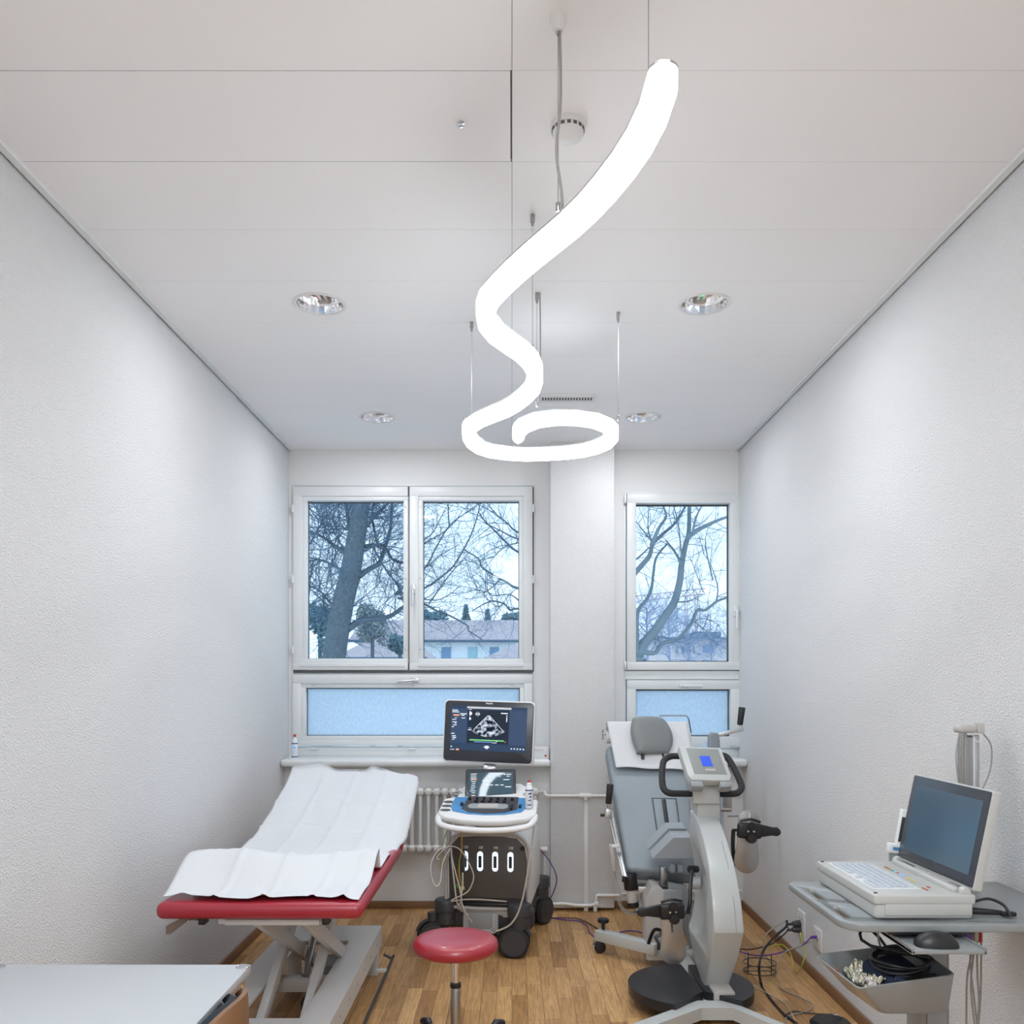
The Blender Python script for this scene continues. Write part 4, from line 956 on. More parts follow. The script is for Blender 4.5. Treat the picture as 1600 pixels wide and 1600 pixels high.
for k, px in enumerate((725.6, 749.5, 773.5, 797.8)):
    c = U(px, 1346.5, 4.985); x, z = c.x, c.z
    r_ = MB().rslab(.034, .112, .006, .0169, Y90(x, -.011, z), bev=.001, n=8).build('probe_port', 'port', us, local=True)
    MB().rslab(.017, .066, .004, .003, Y90(x, -.0135, z-.002)).build('socket', 'black', r_, local=True)
    MB().box((x+.004, -.010, z+.078), (.026, .01, .016), bev=.002).build('port_latch', 'steel', r_, local=True)
    if k == 0:
        MB().box((x-.012, -.035, z-.005), (.026, .05, .125), bev=.006).build('probe_connector', 'char', us, local=True)
c = U(816, 1325.5, 4.98); MB().lathe([(.001, .004), (.007, .004), (.008, 0), (.013, 0), (.014, -.004), (.001, -.004)], (c.x, -.008, c.z), axis=(0, -1, 0), seg=24).build('dial', 'black', us, local=True)
MB().prism([(-.07, 0), (.07, 0), (.095, .06), (-.095, .06)], Y90(0, -.02, .69), .28, bev=.004).build('neck', 'beige', us, local=True)
MB().box((.145, .02, .688), (.018, .02, .006), rot=(0, R(8), 0)).build('badge', 'mgrey', us, local=True)
# control deck: tilted plane
dm = Matrix.Translation((.012, -.205, .785)) @ Matrix.Rotation(R(18), 4, 'X') @ Matrix.Diagonal((1, 1.1, 1, 1))
deck = [(-.272, .03), (-.265, .0), (-.22, -.035), (-.11, -.065), (0, -.072), (.11, -.065), (.22, -.035), (.265, 0), (.272, .03), (.268, .17), (.20, .20), (.185, .33), (.15, .37), (-.15, .37), (-.185, .33), (-.20, .20), (-.268, .17)]
def deckslab(b, poly, z0, t, bev): # polygon in deck x,y
    mm = dm @ Matrix.Translation((0, 0, z0)) @ Matrix.Rotation(R(90), 4, 'X') @ Matrix.Rotation(R(180), 4, 'Z') @ Matrix.Scale(-1, 4, (1, 0, 0))
    return b.prism([(x, y) for x, y in poly], dm @ Matrix.Translation((0, 0, z0)) @ Matrix(((1, 0, 0, 0), (0, 0, 1, 0), (0, 1, 0, 0), (0, 0, 0, 1))), t, bev, 3)
deckslab(MB(), deck, -.008, .038, .012).build('control_deck', 'white', us, local=True)
blue = [(-.205, .185), (-.21, .07), (-.19, .025), (-.10, -.005), (0, -.012), (.10, -.005), (.19, .025), (.21, .07), (.205, .185)]
deckslab(MB(), blue, .0305, .003, .001).build('blue_deck_inlay', 'bluep', us, local=True)
dark = [(-.13, .19), (-.145, .05), (-.10, .012), (0, -.002), (.10, .012), (.165, .05), (.155, .19)]
deckslab(MB(), dark, .033, .003, .001).build('key_panel', 'char', us, local=True)
deckslab(MB(), [(x, y+.075) for x, y in rrect(.225, .055, .027, 8)], .036, .003, .001).build('trackpad_surround', 'mgrey', us, local=True)
deckslab(MB(), [(x, y+.076) for x, y in rrect(.11, .048, .006)], .039, .003, .001).build('trackpad', 'beige', us, local=True)
for i in range(7):
    deckslab(MB(), [(x-.115+.040*i, y+.150) for x, y in rrect(.013, .013, .002, 2)], .037, .014, .001).build('knob', 'black', us, local=True)
for i in range(5):
    deckslab(MB(), [(x-.078+.040*i, y+.128) for x, y in rrect(.018, .014, .002, 2)], .037, .010, .001).build('key', 'black', us, local=True)
for xx, yy in ((.132, .075), (.132, .05), (.178, .075), (-.150, .09)):
    deckslab(MB(), [(x+xx, y+yy) for x, y in rrect(.015, .018, .002, 2)], .034, .014, .001).build('slider', 'black', us, local=True)
for i, yy in enumerate((.128, .082, .036)):
    b = MB(); pts = [dm @ Vector((-.232+.030*math.cos(a), yy+.013*math.sin(a), .0310)) for a in [6.283*k/24 for k in range(24)]]
    b.ring_loft([pts, [dm @ (dm.inverted() @ p+Vector((0, 0, .0015))) for p in pts]]).build('probe_holder', 'char2', us, local=True)
for s_ in (-1, 1):
    pts = [dm @ Vector((s_*.205+.026*math.cos(a), .235+.018*math.sin(a), .030)) for a in [6.283*k/20 for k in range(20)]]
    MB().tube(pts, .004, 6, closed=True).build('cup_ring', 'steel', us, local=True)
hn = [(-.262, -.02), (-.235, -.075), (-.15, -.112), (0, -.128), (.15, -.112), (.235, -.075), (.262, -.02)]
b = MB().tube([dm @ Vector((-.262, .03, .008))]+[dm @ Vector((x, y, .004)) for x, y in hn]+[dm @ Vector((.262, .03, .008))], .019, 12, n=5, flat=.8)
b.build('front_handle', 'white', us, local=True)
# touch panel
tq = Matrix.Translation(U(766.5, 1257, 4.98)) @ Matrix.Rotation(R(7.9), 4, 'Z') @ Matrix.Rotation(R(-34), 4, 'X')
MB().rslab(.292, .228, .022, .012, tq @ Y90(0, 0, .114), bev=.004).build('touch_panel', 'bezel', us, local=True)
tsc = MB().rslab(.255, .165, .003, .002, tq @ Y90(0, -.0025, .120)).build('touch_display', 'touch', us, local=True)
r3 = random.Random(5); b = MB()
def sline(b, mm, x, z, w, h, y=-.0035): b.box((x, y, z), (w, .0005, h), mx=mm)
for zz in (.192, .180, .168, .156, .144, .132, .120, .108, .096, .084, .072, .056): sline(b, tq, -.100+r3.uniform(-.003, .003), zz, r3.uniform(.018, .034), .003, -.0032)
for xx in (.04, .06, .08, .098, .112): sline(b, tq, xx, .190, .012, .004, -.0032)
for xx in (-.008, .05, .10): sline(b, tq, xx, .178, .02, .003, -.0032)
for xx in (-.02, .005, .035, .065): sline(b, tq, xx, .122, .02, .004, -.0032)
for xx, zz in ((.09, .156), (-.03, .150), (.1, .11)): sline(b, tq, xx, zz, .035, .004, -.0032)
b.build('screen_text', 'stxt', tsc, local=True)
b = MB(); sline(b, tq, -.095, .158, .034, .005, -.0033); sline(b, tq, -.09, .194, .022, .003, -.0033); sline(b, tq, -.1, .054, .02, .004, -.0033); b.build('screen_highlight', 'sor', tsc, local=True)
# monitor arm and monitor
b = MB().tube([U(766, 1262, 5.25), U(766, 1230, 5.32), U(764, 1200, 5.36), U(763, 1180, 5.37)], .03, 12, n=4); b.build('monitor_arm', 'white', us, local=True)
MB().cyl(U(755, 1202, 5.30), U(775, 1202, 5.30), .030, bev=.006).build('arm_joint', 'steel', us, local=True)
mq = UI @ Matrix.Translation(W(763, 1143.5, 5.30)) @ Matrix.Rotation(R(-11), 4, 'Z') @ Matrix.Rotation(R(1.6), 4, 'Y') @ Matrix.Rotation(R(-4), 4, 'X')
MB().rslab(.560, .378, .040, .030, mq @ Y90(0, 0, 0), bev=.006).build('monitor_housing', 'white', us, local=True)
MB().rslab(.545, .363, .006, .024, mq @ Y90(0, -.003, 0), bev=.002).build('monitor_bezel', 'bezel', us, local=True)
ms = MB().box((0, -.0045, .018), (.468, .002, .268), mx=mq).build('monitor_display', 'scr', us, local=True)
def mpx(u, v): return (-.234+.468*(u-205)/(1268-205), .152-.268*(v-208)/(845-208))    # crop position on the display
def mrect(b, u0, v0, u1, v1, y=-.0062):
    a = mpx(u0, v0); c = mpx(u1, v1); b.box(((a[0]+c[0])/2, y, (a[1]+c[1])/2), (abs(c[0]-a[0]), .0004, abs(a[1]-c[1])), mx=mq)
for q_ in ((1028, 255, 1262, 745, -.0057), (210, 250, 435, 735, -.0057)):
    b = MB(); mrect(b, *q_); b.build('screen_side_panel', 'scr2', ms, local=True)
b = MB(); mrect(b, 440, 262, 1020, 740, -.0057); b.build('scan_window', 'scrk', ms, local=True)
b = MB(); mrect(b, 428, 215, 1048, 244); b.build('screen_title_bar', 'white', ms, local=True)
b = MB(); mrect(b, 480, 684, 960, 700); b.build('screen_trace_line', 'sgr', ms, local=True)
b = MB(); mrect(b, 540, 713, 800, 723); mrect(b, 460, 520, 500, 532); b.build('screen_blue_line', 'sbl', ms, local=True)
for q_ in ((238, 335, 325, 355), (295, 826, 335, 850), (720, 815, 735, 822), (970, 702, 990, 710)):
    b = MB(); mrect(b, *q_); b.build('screen_orange_mark', 'sor', ms, local=True)
b = MB()
for u0, v0, u1, v1 in ((220, 270, 300, 282), (220, 295, 320, 305), (332, 318, 428, 330), (260, 380, 290, 388), (350, 340, 395, 352), (355, 380, 405, 390), (222, 405, 280, 413), (225, 440, 290, 450), (260, 460, 285, 470), (235, 485, 290, 494), (222, 510, 250, 520), (215, 605, 265, 616), (232, 640, 285, 652), (235, 665, 290, 676), (235, 690, 270, 698),
                       (455, 255, 495, 262), (465, 285, 485, 345), (485, 300, 500, 330), (465, 365, 480, 410), (480, 385, 492, 400), (905, 292, 1000, 306), (980, 325, 998, 338), (983, 350, 995, 420), (452, 545, 502, 556), (700, 770, 750, 808), (680, 785, 765, 792), (800, 720, 862, 728), (850, 694, 870, 706),
                       (1058, 790, 1078, 806), (1100, 790, 1120, 806), (1142, 790, 1162, 806), (1182, 790, 1202, 806), (1225, 792, 1245, 808), (218, 790, 236, 806), (212, 836, 270, 844)):
    mrect(b, u0, v0, u1, v1)
b.build('screen_text', 'stxt', ms, local=True)
b = MB(); c = mpx(580, 320); pts = [(c[0]+.011*math.cos(6.283*k/20), -.0062, c[1]+.011*math.sin(6.283*k/20)) for k in range(20)]
b.tube([mq @ Vector(p) for p in pts], .0009, 5, closed=True).box((c[0], -.0062, c[1]), (.028, .0006, .005), mx=mq); b.build('orientation_mark', 'stxt', ms, local=True)
b = MB(); o = []
ax, az = mpx(735, 335)
for r in (.0, .10):
    pass
fan = [Vector((ax, -.0062, az))]+[Vector((ax+.150*math.sin(a), -.0062, az-.150*math.cos(a)*.86)) for a in [R(-43+86*k/24) for k in range(25)]]
b.quad([mq @ p for p in fan]); b.build('scan_image', 'sector', ms, local=True, smooth=False)
b = MB()
for s_ in (-1, 1):
    a = Vector((ax+s_*.004, -.0064, az)); c = a+Vector((s_*.085, 0, -.088)); b.tube([mq @ a, mq @ c], .0013, 5)
b.build('scan_edge', 'stxt', ms, local=True)
text('PHILIPS', .013, mq @ Y90(0, -.0035, .170), 'stxt', 'maker_lettering', us)
# cables hanging from the deck
def ucab(pts, r, m, name='cable', n=6): return MB().tube([U(*p) for p in pts], r, 8, n=n).build(name, m, us, local=True)
def Z3(x, y): return (660+x/7.62, 1290+y/7.62)
def zc(L, Y0, dY=0): return [(*Z3(a, c), Y0+dY*math.sin(3.14*i/(len(L)-1))) for i, (a, c) in enumerate(L)]
ucab(zc([(1330, 0), (1310, 180), (1275, 420), (1230, 700), (1185, 900), (1120, 1080), (1020, 1200), (870, 1260)], 4.86, -.06), .0048, 'cream', 'probe_cable')
ucab(zc([(340, 230), (350, 400), (375, 640), (405, 880), (435, 950), (460, 860), (440, 740), (395, 560), (360, 420), (330, 230)], 4.90, -.05), .0045, 'cream', 'probe_cable')
ucab(zc([(478, 560), (480, 700), (462, 850), (480, 960), (540, 1080), (590, 1150)], 4.88, -.04), .0048, 'cream', 'probe_cable')
ucab(zc([(330, 240), (200, 290), (110, 430), (105, 600), (160, 720), (210, 680), (225, 560), (250, 420), (330, 270)], 4.88, -.04), .003, 'white', 'lead_wire')
ucab(zc([(330, 240), (440, 280), (540, 420), (610, 600), (560, 760), (470, 830), (380, 870), (350, 900), (500, 880), (700, 880), (1000, 905)], 4.86, -.03), .0035, 'cream', 'lead_wire')
ucab(zc([(430, 30), (390, 150), (330, 250), (270, 400), (215, 590)], 4.88), .0022, 'greycab', 'lead_wire')
ucab(zc([(320, 10), (330, 120), (320, 190), (340, 260)], 4.88), .0035, 'greycab', 'lead_wire')
ucab(zc([(315, 20), (270, 130), (235, 240), (222, 520)], 4.90), .0022, 'yellow', 'lead_wire')
ucab(zc([(300, 60), (262, 140), (228, 300), (218, 540)], 4.905), .0022, 'orange', 'lead_wire')
ucab(zc([(472, 40), (468, 300), (440, 420), (445, 600), (470, 720)], 4.88), .0025, 'yellow', 'lead_wire')
ucab(zc([(466, 40), (458, 300), (432, 500), (436, 650), (450, 740)], 4.885), .0022, 'orange', 'lead_wire')
ucab(zc([(330, 230), (250, 290), (190, 350), (170, 390), (200, 400)], 4.88), .0025, 'white', 'lead_wire')
p = U(*Z3(405, 720), 4.93); MB().box(p, (.016, .012, .022), bev=.003).build('lead_clip', 'green', us, local=True)
p = U(*Z3(470, 745), 4.88); MB().box(p, (.03, .012, .02), bev=.004).build('lead_clip', 'lab_y', us, local=True)
# bottle on the deck
pw = WM[us.name_full] @ (dm @ Vector((.228, .075, .0305)))
bt = thing('gel_bottle', 'white bottle with a small red cap standing on the right of the ultrasound deck', 'bottle', tuple(pw))
MB().lathe([(.019, 0), (.022, .004), (.022, .105), (.019, .118), (.014, .124), (.014, .134), (.009, .141)], (0, 0, 0), seg=28).build('body', 'bottle', bt, local=True)
MB().lathe([(.0085, .14), (.0085, .148), (.006, .154), (.001, .155)], (0, 0, 0), seg=20).build('cap', 'cap', bt, local=True)
MB().lathe([(.0222, .096), (.0223, .099), (.0222, .102)], (0, 0, 0), seg=28).build('navy_band', 'navy', bt, local=True)
b = MB().box((.004, -.0222, .082), (.018, .001, .008), rot=(0, -.3, 0)).box((.006, -.0222, .064), (.014, .001, .006), rot=(0, -.3, 0)).box((.002, -.0222, .045), (.016, .001, .005), rot=(0, -.3, 0)).box((.0, -.0222, .02), (.022, .001, .006)); b.build('label_print', 'navy', bt, local=True)
# network cable from the rear of the machine
b = MB().tube([W(842, 1325, 5.55), W(858, 1345, 5.6), W(870, 1372, 5.6), W(862, 1400, 5.65), W(848, 1425, 5.7)]+[Vector((p.x, p.y, .006)) for p in (W(853, 1428, 5.72), W(880, 1433, 5.65), W(905, 1436, 5.62), W(918, 1441, 5.5), W(922, 1452, 5.35), W(935, 1461, 5.25), W(960, 1456, 5.33), W(985, 1452, 5.4), W(1015, 1458, 5.32), W(1040, 1468, 5.25))], .0035, 8, n=5)
tag(b.build('network_cable', 'purple'), 'purple cable running from the ultrasound machine across the floor', 'cable')
b = MB().tube([Vector((p.x, p.y, .004)) for p in (W(852, 1431, 5.7), W(880, 1432, 5.7), W(903, 1433, 5.68), W(922, 1440, 5.55), W(938, 1452, 5.4), W(945, 1462, 5.25))], .003, 8, n=5)
tag(b.build('power_cable', 'black'), 'black cable lying behind the purple one on the floor', 'cable')
# ================================================================== TILTING EXERCISE COUCH WITH ERGOMETER
eb = thing('exercise_couch', 'grey tilting couch with pedal ergometer, handlebar and display on a splayed steel foot', 'exercise couch', (.95, 4.6, 0))
# ---- mattress: a slab between foot end and head end
FL, FR, HL, HR = W(981, 1358, 4.85), W(1092, 1366, 4.82), W(944, 1152, 5.50), W(1068, 1150, 5.47)
def BP(u, v, h=0):              # u across, v foot->head, h above the surface
    p = FL.lerp(FR, u).lerp(HL.lerp(HR, u), v); return p+BN*h
BN = (FR-FL).cross(HL-FL).normalized()
if BN.z < 0: BN = -BN
def bedslab(b, u0, u1, v0, v1, t, h=0.0, bev=.02, seg=4, taper=None):
    bm = bmesh.new(); vs_ = []
    for hh in (h-t, h):
        for u, v in ((u0, v0), (u1, v0), (u1, v1), (u0, v1)): vs_.append(bm.verts.new(BP(u, v, hh)))
    for f in ((3, 2, 1, 0), (4, 5, 6, 7), (0, 1, 5, 4), (1, 2, 6, 5), (2, 3, 7, 6), (3, 0, 4, 7)): bm.faces.new([vs_[i] for i in f])
    if bev: bmesh.ops.bevel(bm, geom=list(bm.edges), offset=bev, segments=seg, affect='EDGES', profile=.5)
    return b._bm(bm)
b = bedslab(MB(), 0, 1, 0, .93, .115, 0, .024); b.build('mattress', 'bedgrey', eb)
bedslab(MB(), .05, .95, .02, .93, .02, -.118, .003).build('bed_frame', 'alu', eb)
for u0, u1 in ((.50, .615), (.67, .80)):
    bedslab(MB(), u0, u1, .20, .50, .02, .012, .006).build('cutout_pad', 'bedgrey', eb)
bedslab(MB(), .618, .667, .20, .505, .02, .005, .003).build('cutout_gap', 'black', eb)
b = MB()
for L_ in ([(.49, .18), (.49, .51), (.81, .51), (.81, .18)],): b.tube([BP(u, v, .004) for u, v in L_], .003, 6)
b.build('cutout_seam', 'gap', eb)
# headrest
hq = Matrix.Translation(W(1020, 1147, 5.32)) @ Matrix.Rotation(R(4), 4, 'Z') @ Matrix.Rotation(R(-14), 4, 'X')
hpoly = [(-.118, .085), (-.105, .108), (-.03, .116), (.04, .112), (.080, .095), (.112, .045), (.128, -.01), (.122, -.06), (.098, -.108), (.085, -.116), (-.085, -.116), (-.10, -.10), (-.122, -.03), (-.128, .03)]
hpoly = [(p.x, p.y) for p in cm([Vector((x, z, 0)) for x, z in hpoly], 3, True)]
b = MB(); b.ring_loft([[hq @ Vector((x*k, d, z*k)) for x, z in hpoly] for k, d in ((.02, -.004), (.5, -.003), (.84, .0), (.93, .005), (.985, .016), (1, .03), (.985, .048), (.93, .060), (.84, .066), (.02, .068))], caps=False); b.build('headrest', 'padgrey', eb, ang=60)
for s_ in (-1, 1):
    a = hq @ Vector((s_*.062, .04, -.10)); c = hq @ Vector((s_*.062, .03, -.15))
    MB().cyl(a, c, .010).build('headrest_post', 'black', eb)
# wire frame for the roll at the head, seat wedge
b = MB().tube([W(1030, 1118, 5.52), W(1072, 1118, 5.52), W(1076, 1123, 5.52), W(1080, 1145, 5.52)], .005, 8); b.build('roll_frame', 'steel', eb)
MB().cyl(W(942, 1147, 5.50), W(1080, 1147, 5.50), .006).cyl(W(942, 1140, 5.50), W(942, 1156, 5.50), .005).build('roll_axle', 'steel', eb)
MB().cyl(W(947, 1153, 5.49), W(1078, 1153, 5.49), .034, seg=28).build('roll_core', 'white', eb)
b = MB().prism([(1.021, 0), (1.021, 0), ], Matrix.Identity(4), .1) if False else MB()
wz = [(1020, 1341), (1052, 1309), (1080, 1309), (1112, 1341)]
fr = [W(px, py, 4.66) for px, py in wz]; bk = [p+Vector((-.018, .16, .055)) for p in fr]
b.ring_loft([fr, [p.lerp(q, .1) for p, q in zip(fr, bk)], bk]); b.build('seat_wedge', 'mgrey', eb, ang=20)
b = MB()
tp_ = [bk[0]+Vector((-.004, .01, .01)), bk[1]+Vector((-.004, .01, .012)), bk[2]+Vector((0, .01, .012))]
b.tube([fr[0].lerp(bk[0], .5)+Vector((0, 0, .004)), fr[1].lerp(bk[1], .5)+Vector((0, 0, .006)), fr[2].lerp(bk[2], .5)+Vector((0, 0, .006))], .006, 6); b.build('wedge_edge', 'bedgrey', eb)
for px in (1050, 1062): MB().box(W(px, 1356, 4.72), (.038, .06, .055), bev=.016, seg=3).build('leg_pad', 'bedgrey', eb)
# lift column, linkage and actuator
b = MB().prism([(1.0, 0)]*0+[(-.10, 0), (.10, 0), (.10, .30), (.085, .37), (.0, .37), (-.035, .40), (-.07, .40), (-.10, .33)], Matrix.Translation((W(1038, 0, 4.74).x, 4.72, .04)), .16, bev=.008); b.build('lift_column', 'beige', eb)
MB().box((W(1049, 0, 4.7).x+.01, 4.70, .24), (.10, .02, .37), bev=.006).build('column_inlay', 'lgrey', eb)
MB().bb(W(1030, 0, 4.85).x, W(1040, 0, 4.85).x, 4.80, 4.86, .36, .52, bev=.004).build('link_arm', 'steel', eb)
MB().bb(W(1022, 0, 4.8).x, W(1052, 0, 4.8).x, 4.76, 4.80, .415, .43, bev=.003).build('link_plate', 'char', eb)
MB().tube([W(1008, 1378, 5.0), W(1003, 1415, 5.0), W(1010, 1440, 4.95)], [.022, .022, .018], 6, flat=.6).build('link_arm', 'couchm', eb)
b = MB().cyl(W(986, 1384, 4.88), W(989, 1416, 4.88), .030, bev=.004); b.build('actuator_body', 'beige', eb)
MB().cyl(W(984, 1364, 4.88), W(986, 1390, 4.88), .038, bev=.006).build('actuator_head', 'black', eb)
MB().cyl(W(988.5, 1409, 4.88), W(989.5, 1416, 4.88), .033).build('actuator_foot', 'black', eb)
MB().bb(W(995, 0, 4.9).x, W(1070, 0, 4.9).x, 4.84, 5.0, FL.z-.13, FL.z-.095, bev=.003).build('cross_frame', 'alu', eb)
MB().prism([(0, 0), (.10, -.02), (.22, -.38), (.22, -.44), (.16, -.44), (0, -.06)], Matrix.Translation((W(1052, 0, 4.7).x-.02, 4.72, .455)), .05, bev=.004).build('side_arm', 'lgrey', eb)
# left side rail with grip, handset and coiled cable
ra, rb = W(955, 1268, 5.14), W(978, 1372, 4.84)
MB().tube([ra, rb], .010, 8).build('side_rail', 'chrome', eb); MB().tube([ra+Vector((-.018, 0, 0)), rb+Vector((-.014, 0, 0))], .005, 8).build('side_rail', 'steel', eb)
MB().box(W(950, 1271, 5.12), (.038, .05, .055), rot=(0, R(12), 0), bev=.004).build('grip_clamp', 'alu', eb)
MB().cyl(W(938, 1273.5, 5.12), W(947, 1273.5, 5.12), .009, bev=.002).build('clamp_knob', 'black', eb)
MB().cyl(W(950, 1266, 5.12), W(951.5, 1252, 5.12), .010).build('grip_stem', 'chrome', eb)
MB().cyl(W(950.5, 1256, 5.12), W(953.5, 1225, 5.12), .018, .020, bev=.004).build('hand_grip', 'black', eb)
MB().cyl(W(976, 1369, 4.84), W(975, 1378, 4.84), .012).build('rail_end', 'black', eb)
MB().box(W(957, 1340, 4.93), (.026, .035, .150), rot=(0, R(-6), 0), bev=.005).build('handset', 'beige', eb)
MB().box(W(962, 1322, 4.92), (.045, .02, .018), bev=.004).build('handset_hook', 'white', eb)
b = MB().tube([W(960, 1361, 4.93), W(964, 1376, 4.93), W(969, 1395, 4.9), W(969, 1410, 4.9)], .003, 6, n=5)
b.build('handset_cable', 'greycab', eb)
b = MB(); c0 = cm([W(968, 1410, 4.9), W(974, 1421, 4.9), W(986, 1427, 4.9), W(996, 1424, 4.9)], 30); P = []
for i, p in enumerate(c0): a = i*1.15; P.append(p+Vector((math.cos(a)*.008, math.sin(a)*.010, math.sin(a)*.008)))
b.tube(P, .0025, 5).build('coiled_cable', 'greycab', eb)
MB().cyl(W(993, 1421, 4.88), W(999, 1421, 4.88), .014).build('cable_socket', 'steel', eb)
# right crank grip by the window
MB().box(W(1140, 1144, 5.2), (.165, .03, .022), rot=(0, R(-14), 0), bev=.003).build('crank_arm', 'alu', eb)
MB().cyl(W(1157, 1144, 5.2), W(1157, 1131, 5.2), .009).cyl(W(1156, 1135, 5.2), W(1159, 1133, 5.2), .012).build('grip_stem', 'chrome', eb)
MB().cyl(W(1156, 1133, 5.2), W(1159.5, 1105, 5.2), .017, .020, bev=.004).build('hand_grip', 'black', eb)
MB().prism([(-.035, -.30), (.040, -.30), (.028, .0), (.02, .045), (-.02, .052), (-.038, .035)], Matrix.Translation(W(1118, 1158, 5.15)), .05, bev=.012, seg=4).build('shoulder_pad', 'bedgrey', eb)
b = MB().tube([W(1132, 1185, 5.0), W(1140, 1188, 5.0), W(1141, 1198, 5.0)], .012, 8); b.build('pad_lever', 'black', eb)
b = MB().tube([W(1126, 1265, 4.95), W(1142, 1265, 4.95)], .012, 8).box(W(1137, 1245, 4.95), (.045, .015, .16), bev=.003).box(W(1147, 1275, 4.95), (.07, .012, .012), bev=.002)
b.build('side_bracket', 'steel', eb)
b = MB().tube([W(1128, 1240, 5.4), W(1128, 1300, 5.0)], .01, 8); b.build('support_rod', 'steel', eb)
# ---- ergometer body: profile in (Y, z) extruded across x
prof_e = [(4.55, .24), (4.35, .13), (4.176, .077), (4.16, .08), (4.05, .245), (3.955, .405), (3.955, .43), (3.985, .52), (4.04, .62), (4.10, .69), (4.20, .77), (4.30, .825), (4.42, .865), (4.56, .87)]
x0e, x1e = .905, 1.045
bm = bmesh.new()
def ring(x, k): return [bm.verts.new((x, y+(k*(.012) if y < 4.5 else 0), z)) for y, z in prof_e]
r0, r1 = ring(x0e, 0), ring(x1e, 0); n_ = len(prof_e)
bm.faces.new(r0); bm.faces.new(r1[::-1])
for i in range(n_): bm.faces.new([r0[i], r1[i], r1[(i+1) % n_], r0[(i+1) % n_]])
bmesh.ops.recalc_face_normals(bm, faces=bm.faces)
# the front face narrows towards the top and the bottom
for v in bm.verts:
    z = v.co.z; k = 1-.22*max(0, (z-.45)/.42)-.20*max(0, (.42-z)/.35); v.co.x = .975+(v.co.x-.975)*k-(.010 if z < .2 else 0)
ed = [e for e in bm.edges if abs(e.verts[0].co.x-e.verts[1].co.x) < .03 and abs((e.verts[0].co-e.verts[1].co).x) < .03 and len(e.link_faces) == 2 and e.calc_face_angle(0) > .8]
bmesh.ops.bevel(bm, geom=ed, offset=.012, segments=3, affect='EDGES', profile=.5)
b = MB(); b._bm(bm); erg = b.build('ergometer_body', 'ergo', eb, ang=25)
# recessed dish on its left side
_c = MB().sph((x0e-.01, 4.46, .50), 1, 5, (.055, .33, .24)).build('dish_cutter', 'ergo')
md = erg.modifiers.new('dish', 'BOOLEAN'); md.operation = 'DIFFERENCE'; md.object = _c; md.solver = 'EXACT'
bpy.context.view_layer.update()
me_ = bpy.data.meshes.new_from_object(erg.evaluated_get(bpy.context.evaluated_depsgraph_get())); erg.modifiers.clear(); erg.data = me_
bpy.data.objects.remove(_c)
MB().cyl((x0e+.035, 4.40, .53), (x0e-.012, 4.40, .53), .03, bev=.004).build('crank_boss', 'ergo', eb)
MB().bb(.925, 1.02, 4.02, 4.30, .055, .115, bev=.004).build('body_foot', 'beige', eb)
# seam on the front
b = MB(); b.tube([(1.005, 4.176-.003, .085), (1.008, 3.955-.004, .415), (1.006, 3.985-.004, .52), (1.003, 4.10-.004, .69), (1.0, 4.20, .775)], .0012, 5); b.build('body_seam', 'mgrey', eb)
# column, collar, console
MB().bb(W(1088, 0, 4.42).x, W(1124, 0, 4.42).x, 4.40, 4.50, .82, 1.02, bev=.006).build('column', 'ergo', eb)
cl = MB().bb(W(1083.5, 0, 4.38).x, W(1124.5, 0, 4.38).x, 4.375, 4.52, W(0, 1256, 4.38).z, W(0, 1222, 4.38).z, bev=.007); cl.build('handlebar_collar', 'ergo', eb)
MB().prism([(1.0, 1)]*0+[(-.065, -.0), (.065, 0), (.072, .08), (-.072, .08)], Matrix.Translation((W(1106, 0, 4.36).x, 4.36, W(0, 1223, 4.36).z)), .10, bev=.006).build('console_neck', 'ergo', eb)
cq = Matrix.Translation(W(1101, 1192, 4.36)) @ Matrix.Rotation(R(9), 4, 'Z') @ Matrix.Rotation(R(-42), 4, 'X') @ Matrix.Rotation(R(3), 4, 'Y')
MB().prism([(-.112, .100), (.105, .100), (.122, -.075), (.105, -.105), (-.085, -.105), (-.100, -.075)], cq @ Y90(0, 0, 0), .045, bev=.006).build('console', 'ergo', eb)
MB().prism([(-.078, .088), (.088, .088), (.100, -.068), (-.066, -.068)], cq @ Y90(0, -.002, 0), .004, bev=.0008).build('console_face', 'mgrey2' if 'mgrey2' in M else 'alu', eb)
lcd = MB().prism([(-.028, .040), (.024, .040), (.030, -.022), (-.022, -.022)], cq @ Y90(0.008, -.0035, 0), .004).build('console_display', 'bluelcd', eb)
b = MB().box((.020, -.0030, -.044), (.052, .002, .013), mx=cq); b.build('console_label', 'beige', eb)
text('ergoline', .0125, cq @ Y90(.020, -.0042, -.043), 'label_red', 'console_lettering', eb)
MB().prism([(-.095, -.105), (-.03, -.105), (-.03, -.14), (-.09, -.14)], cq @ Y90(0, .004, 0), .05, bev=.006).prism([(.055, -.105), (.118, -.105), (.11, -.135), (.055, -.14)], cq @ Y90(0, .004, 0), .05, bev=.006).build('console_underside', 'mgrey', eb)
def bar(pts): MB().tube(cm(pts, 8), .0165, 14).build('handlebar', 'rubber', eb, ang=60)
bar([W(1085, 1240, 4.42), W(1066, 1240, 4.40), W(1046, 1239, 4.38), W(1037, 1232, 4.40), W(1034.5, 1218, 4.44), W(1035, 1200, 4.50), W(1038, 1188, 4.54), W(1048, 1182, 4.56), W(1062, 1181.5, 4.56), W(1075, 1182, 4.54)])
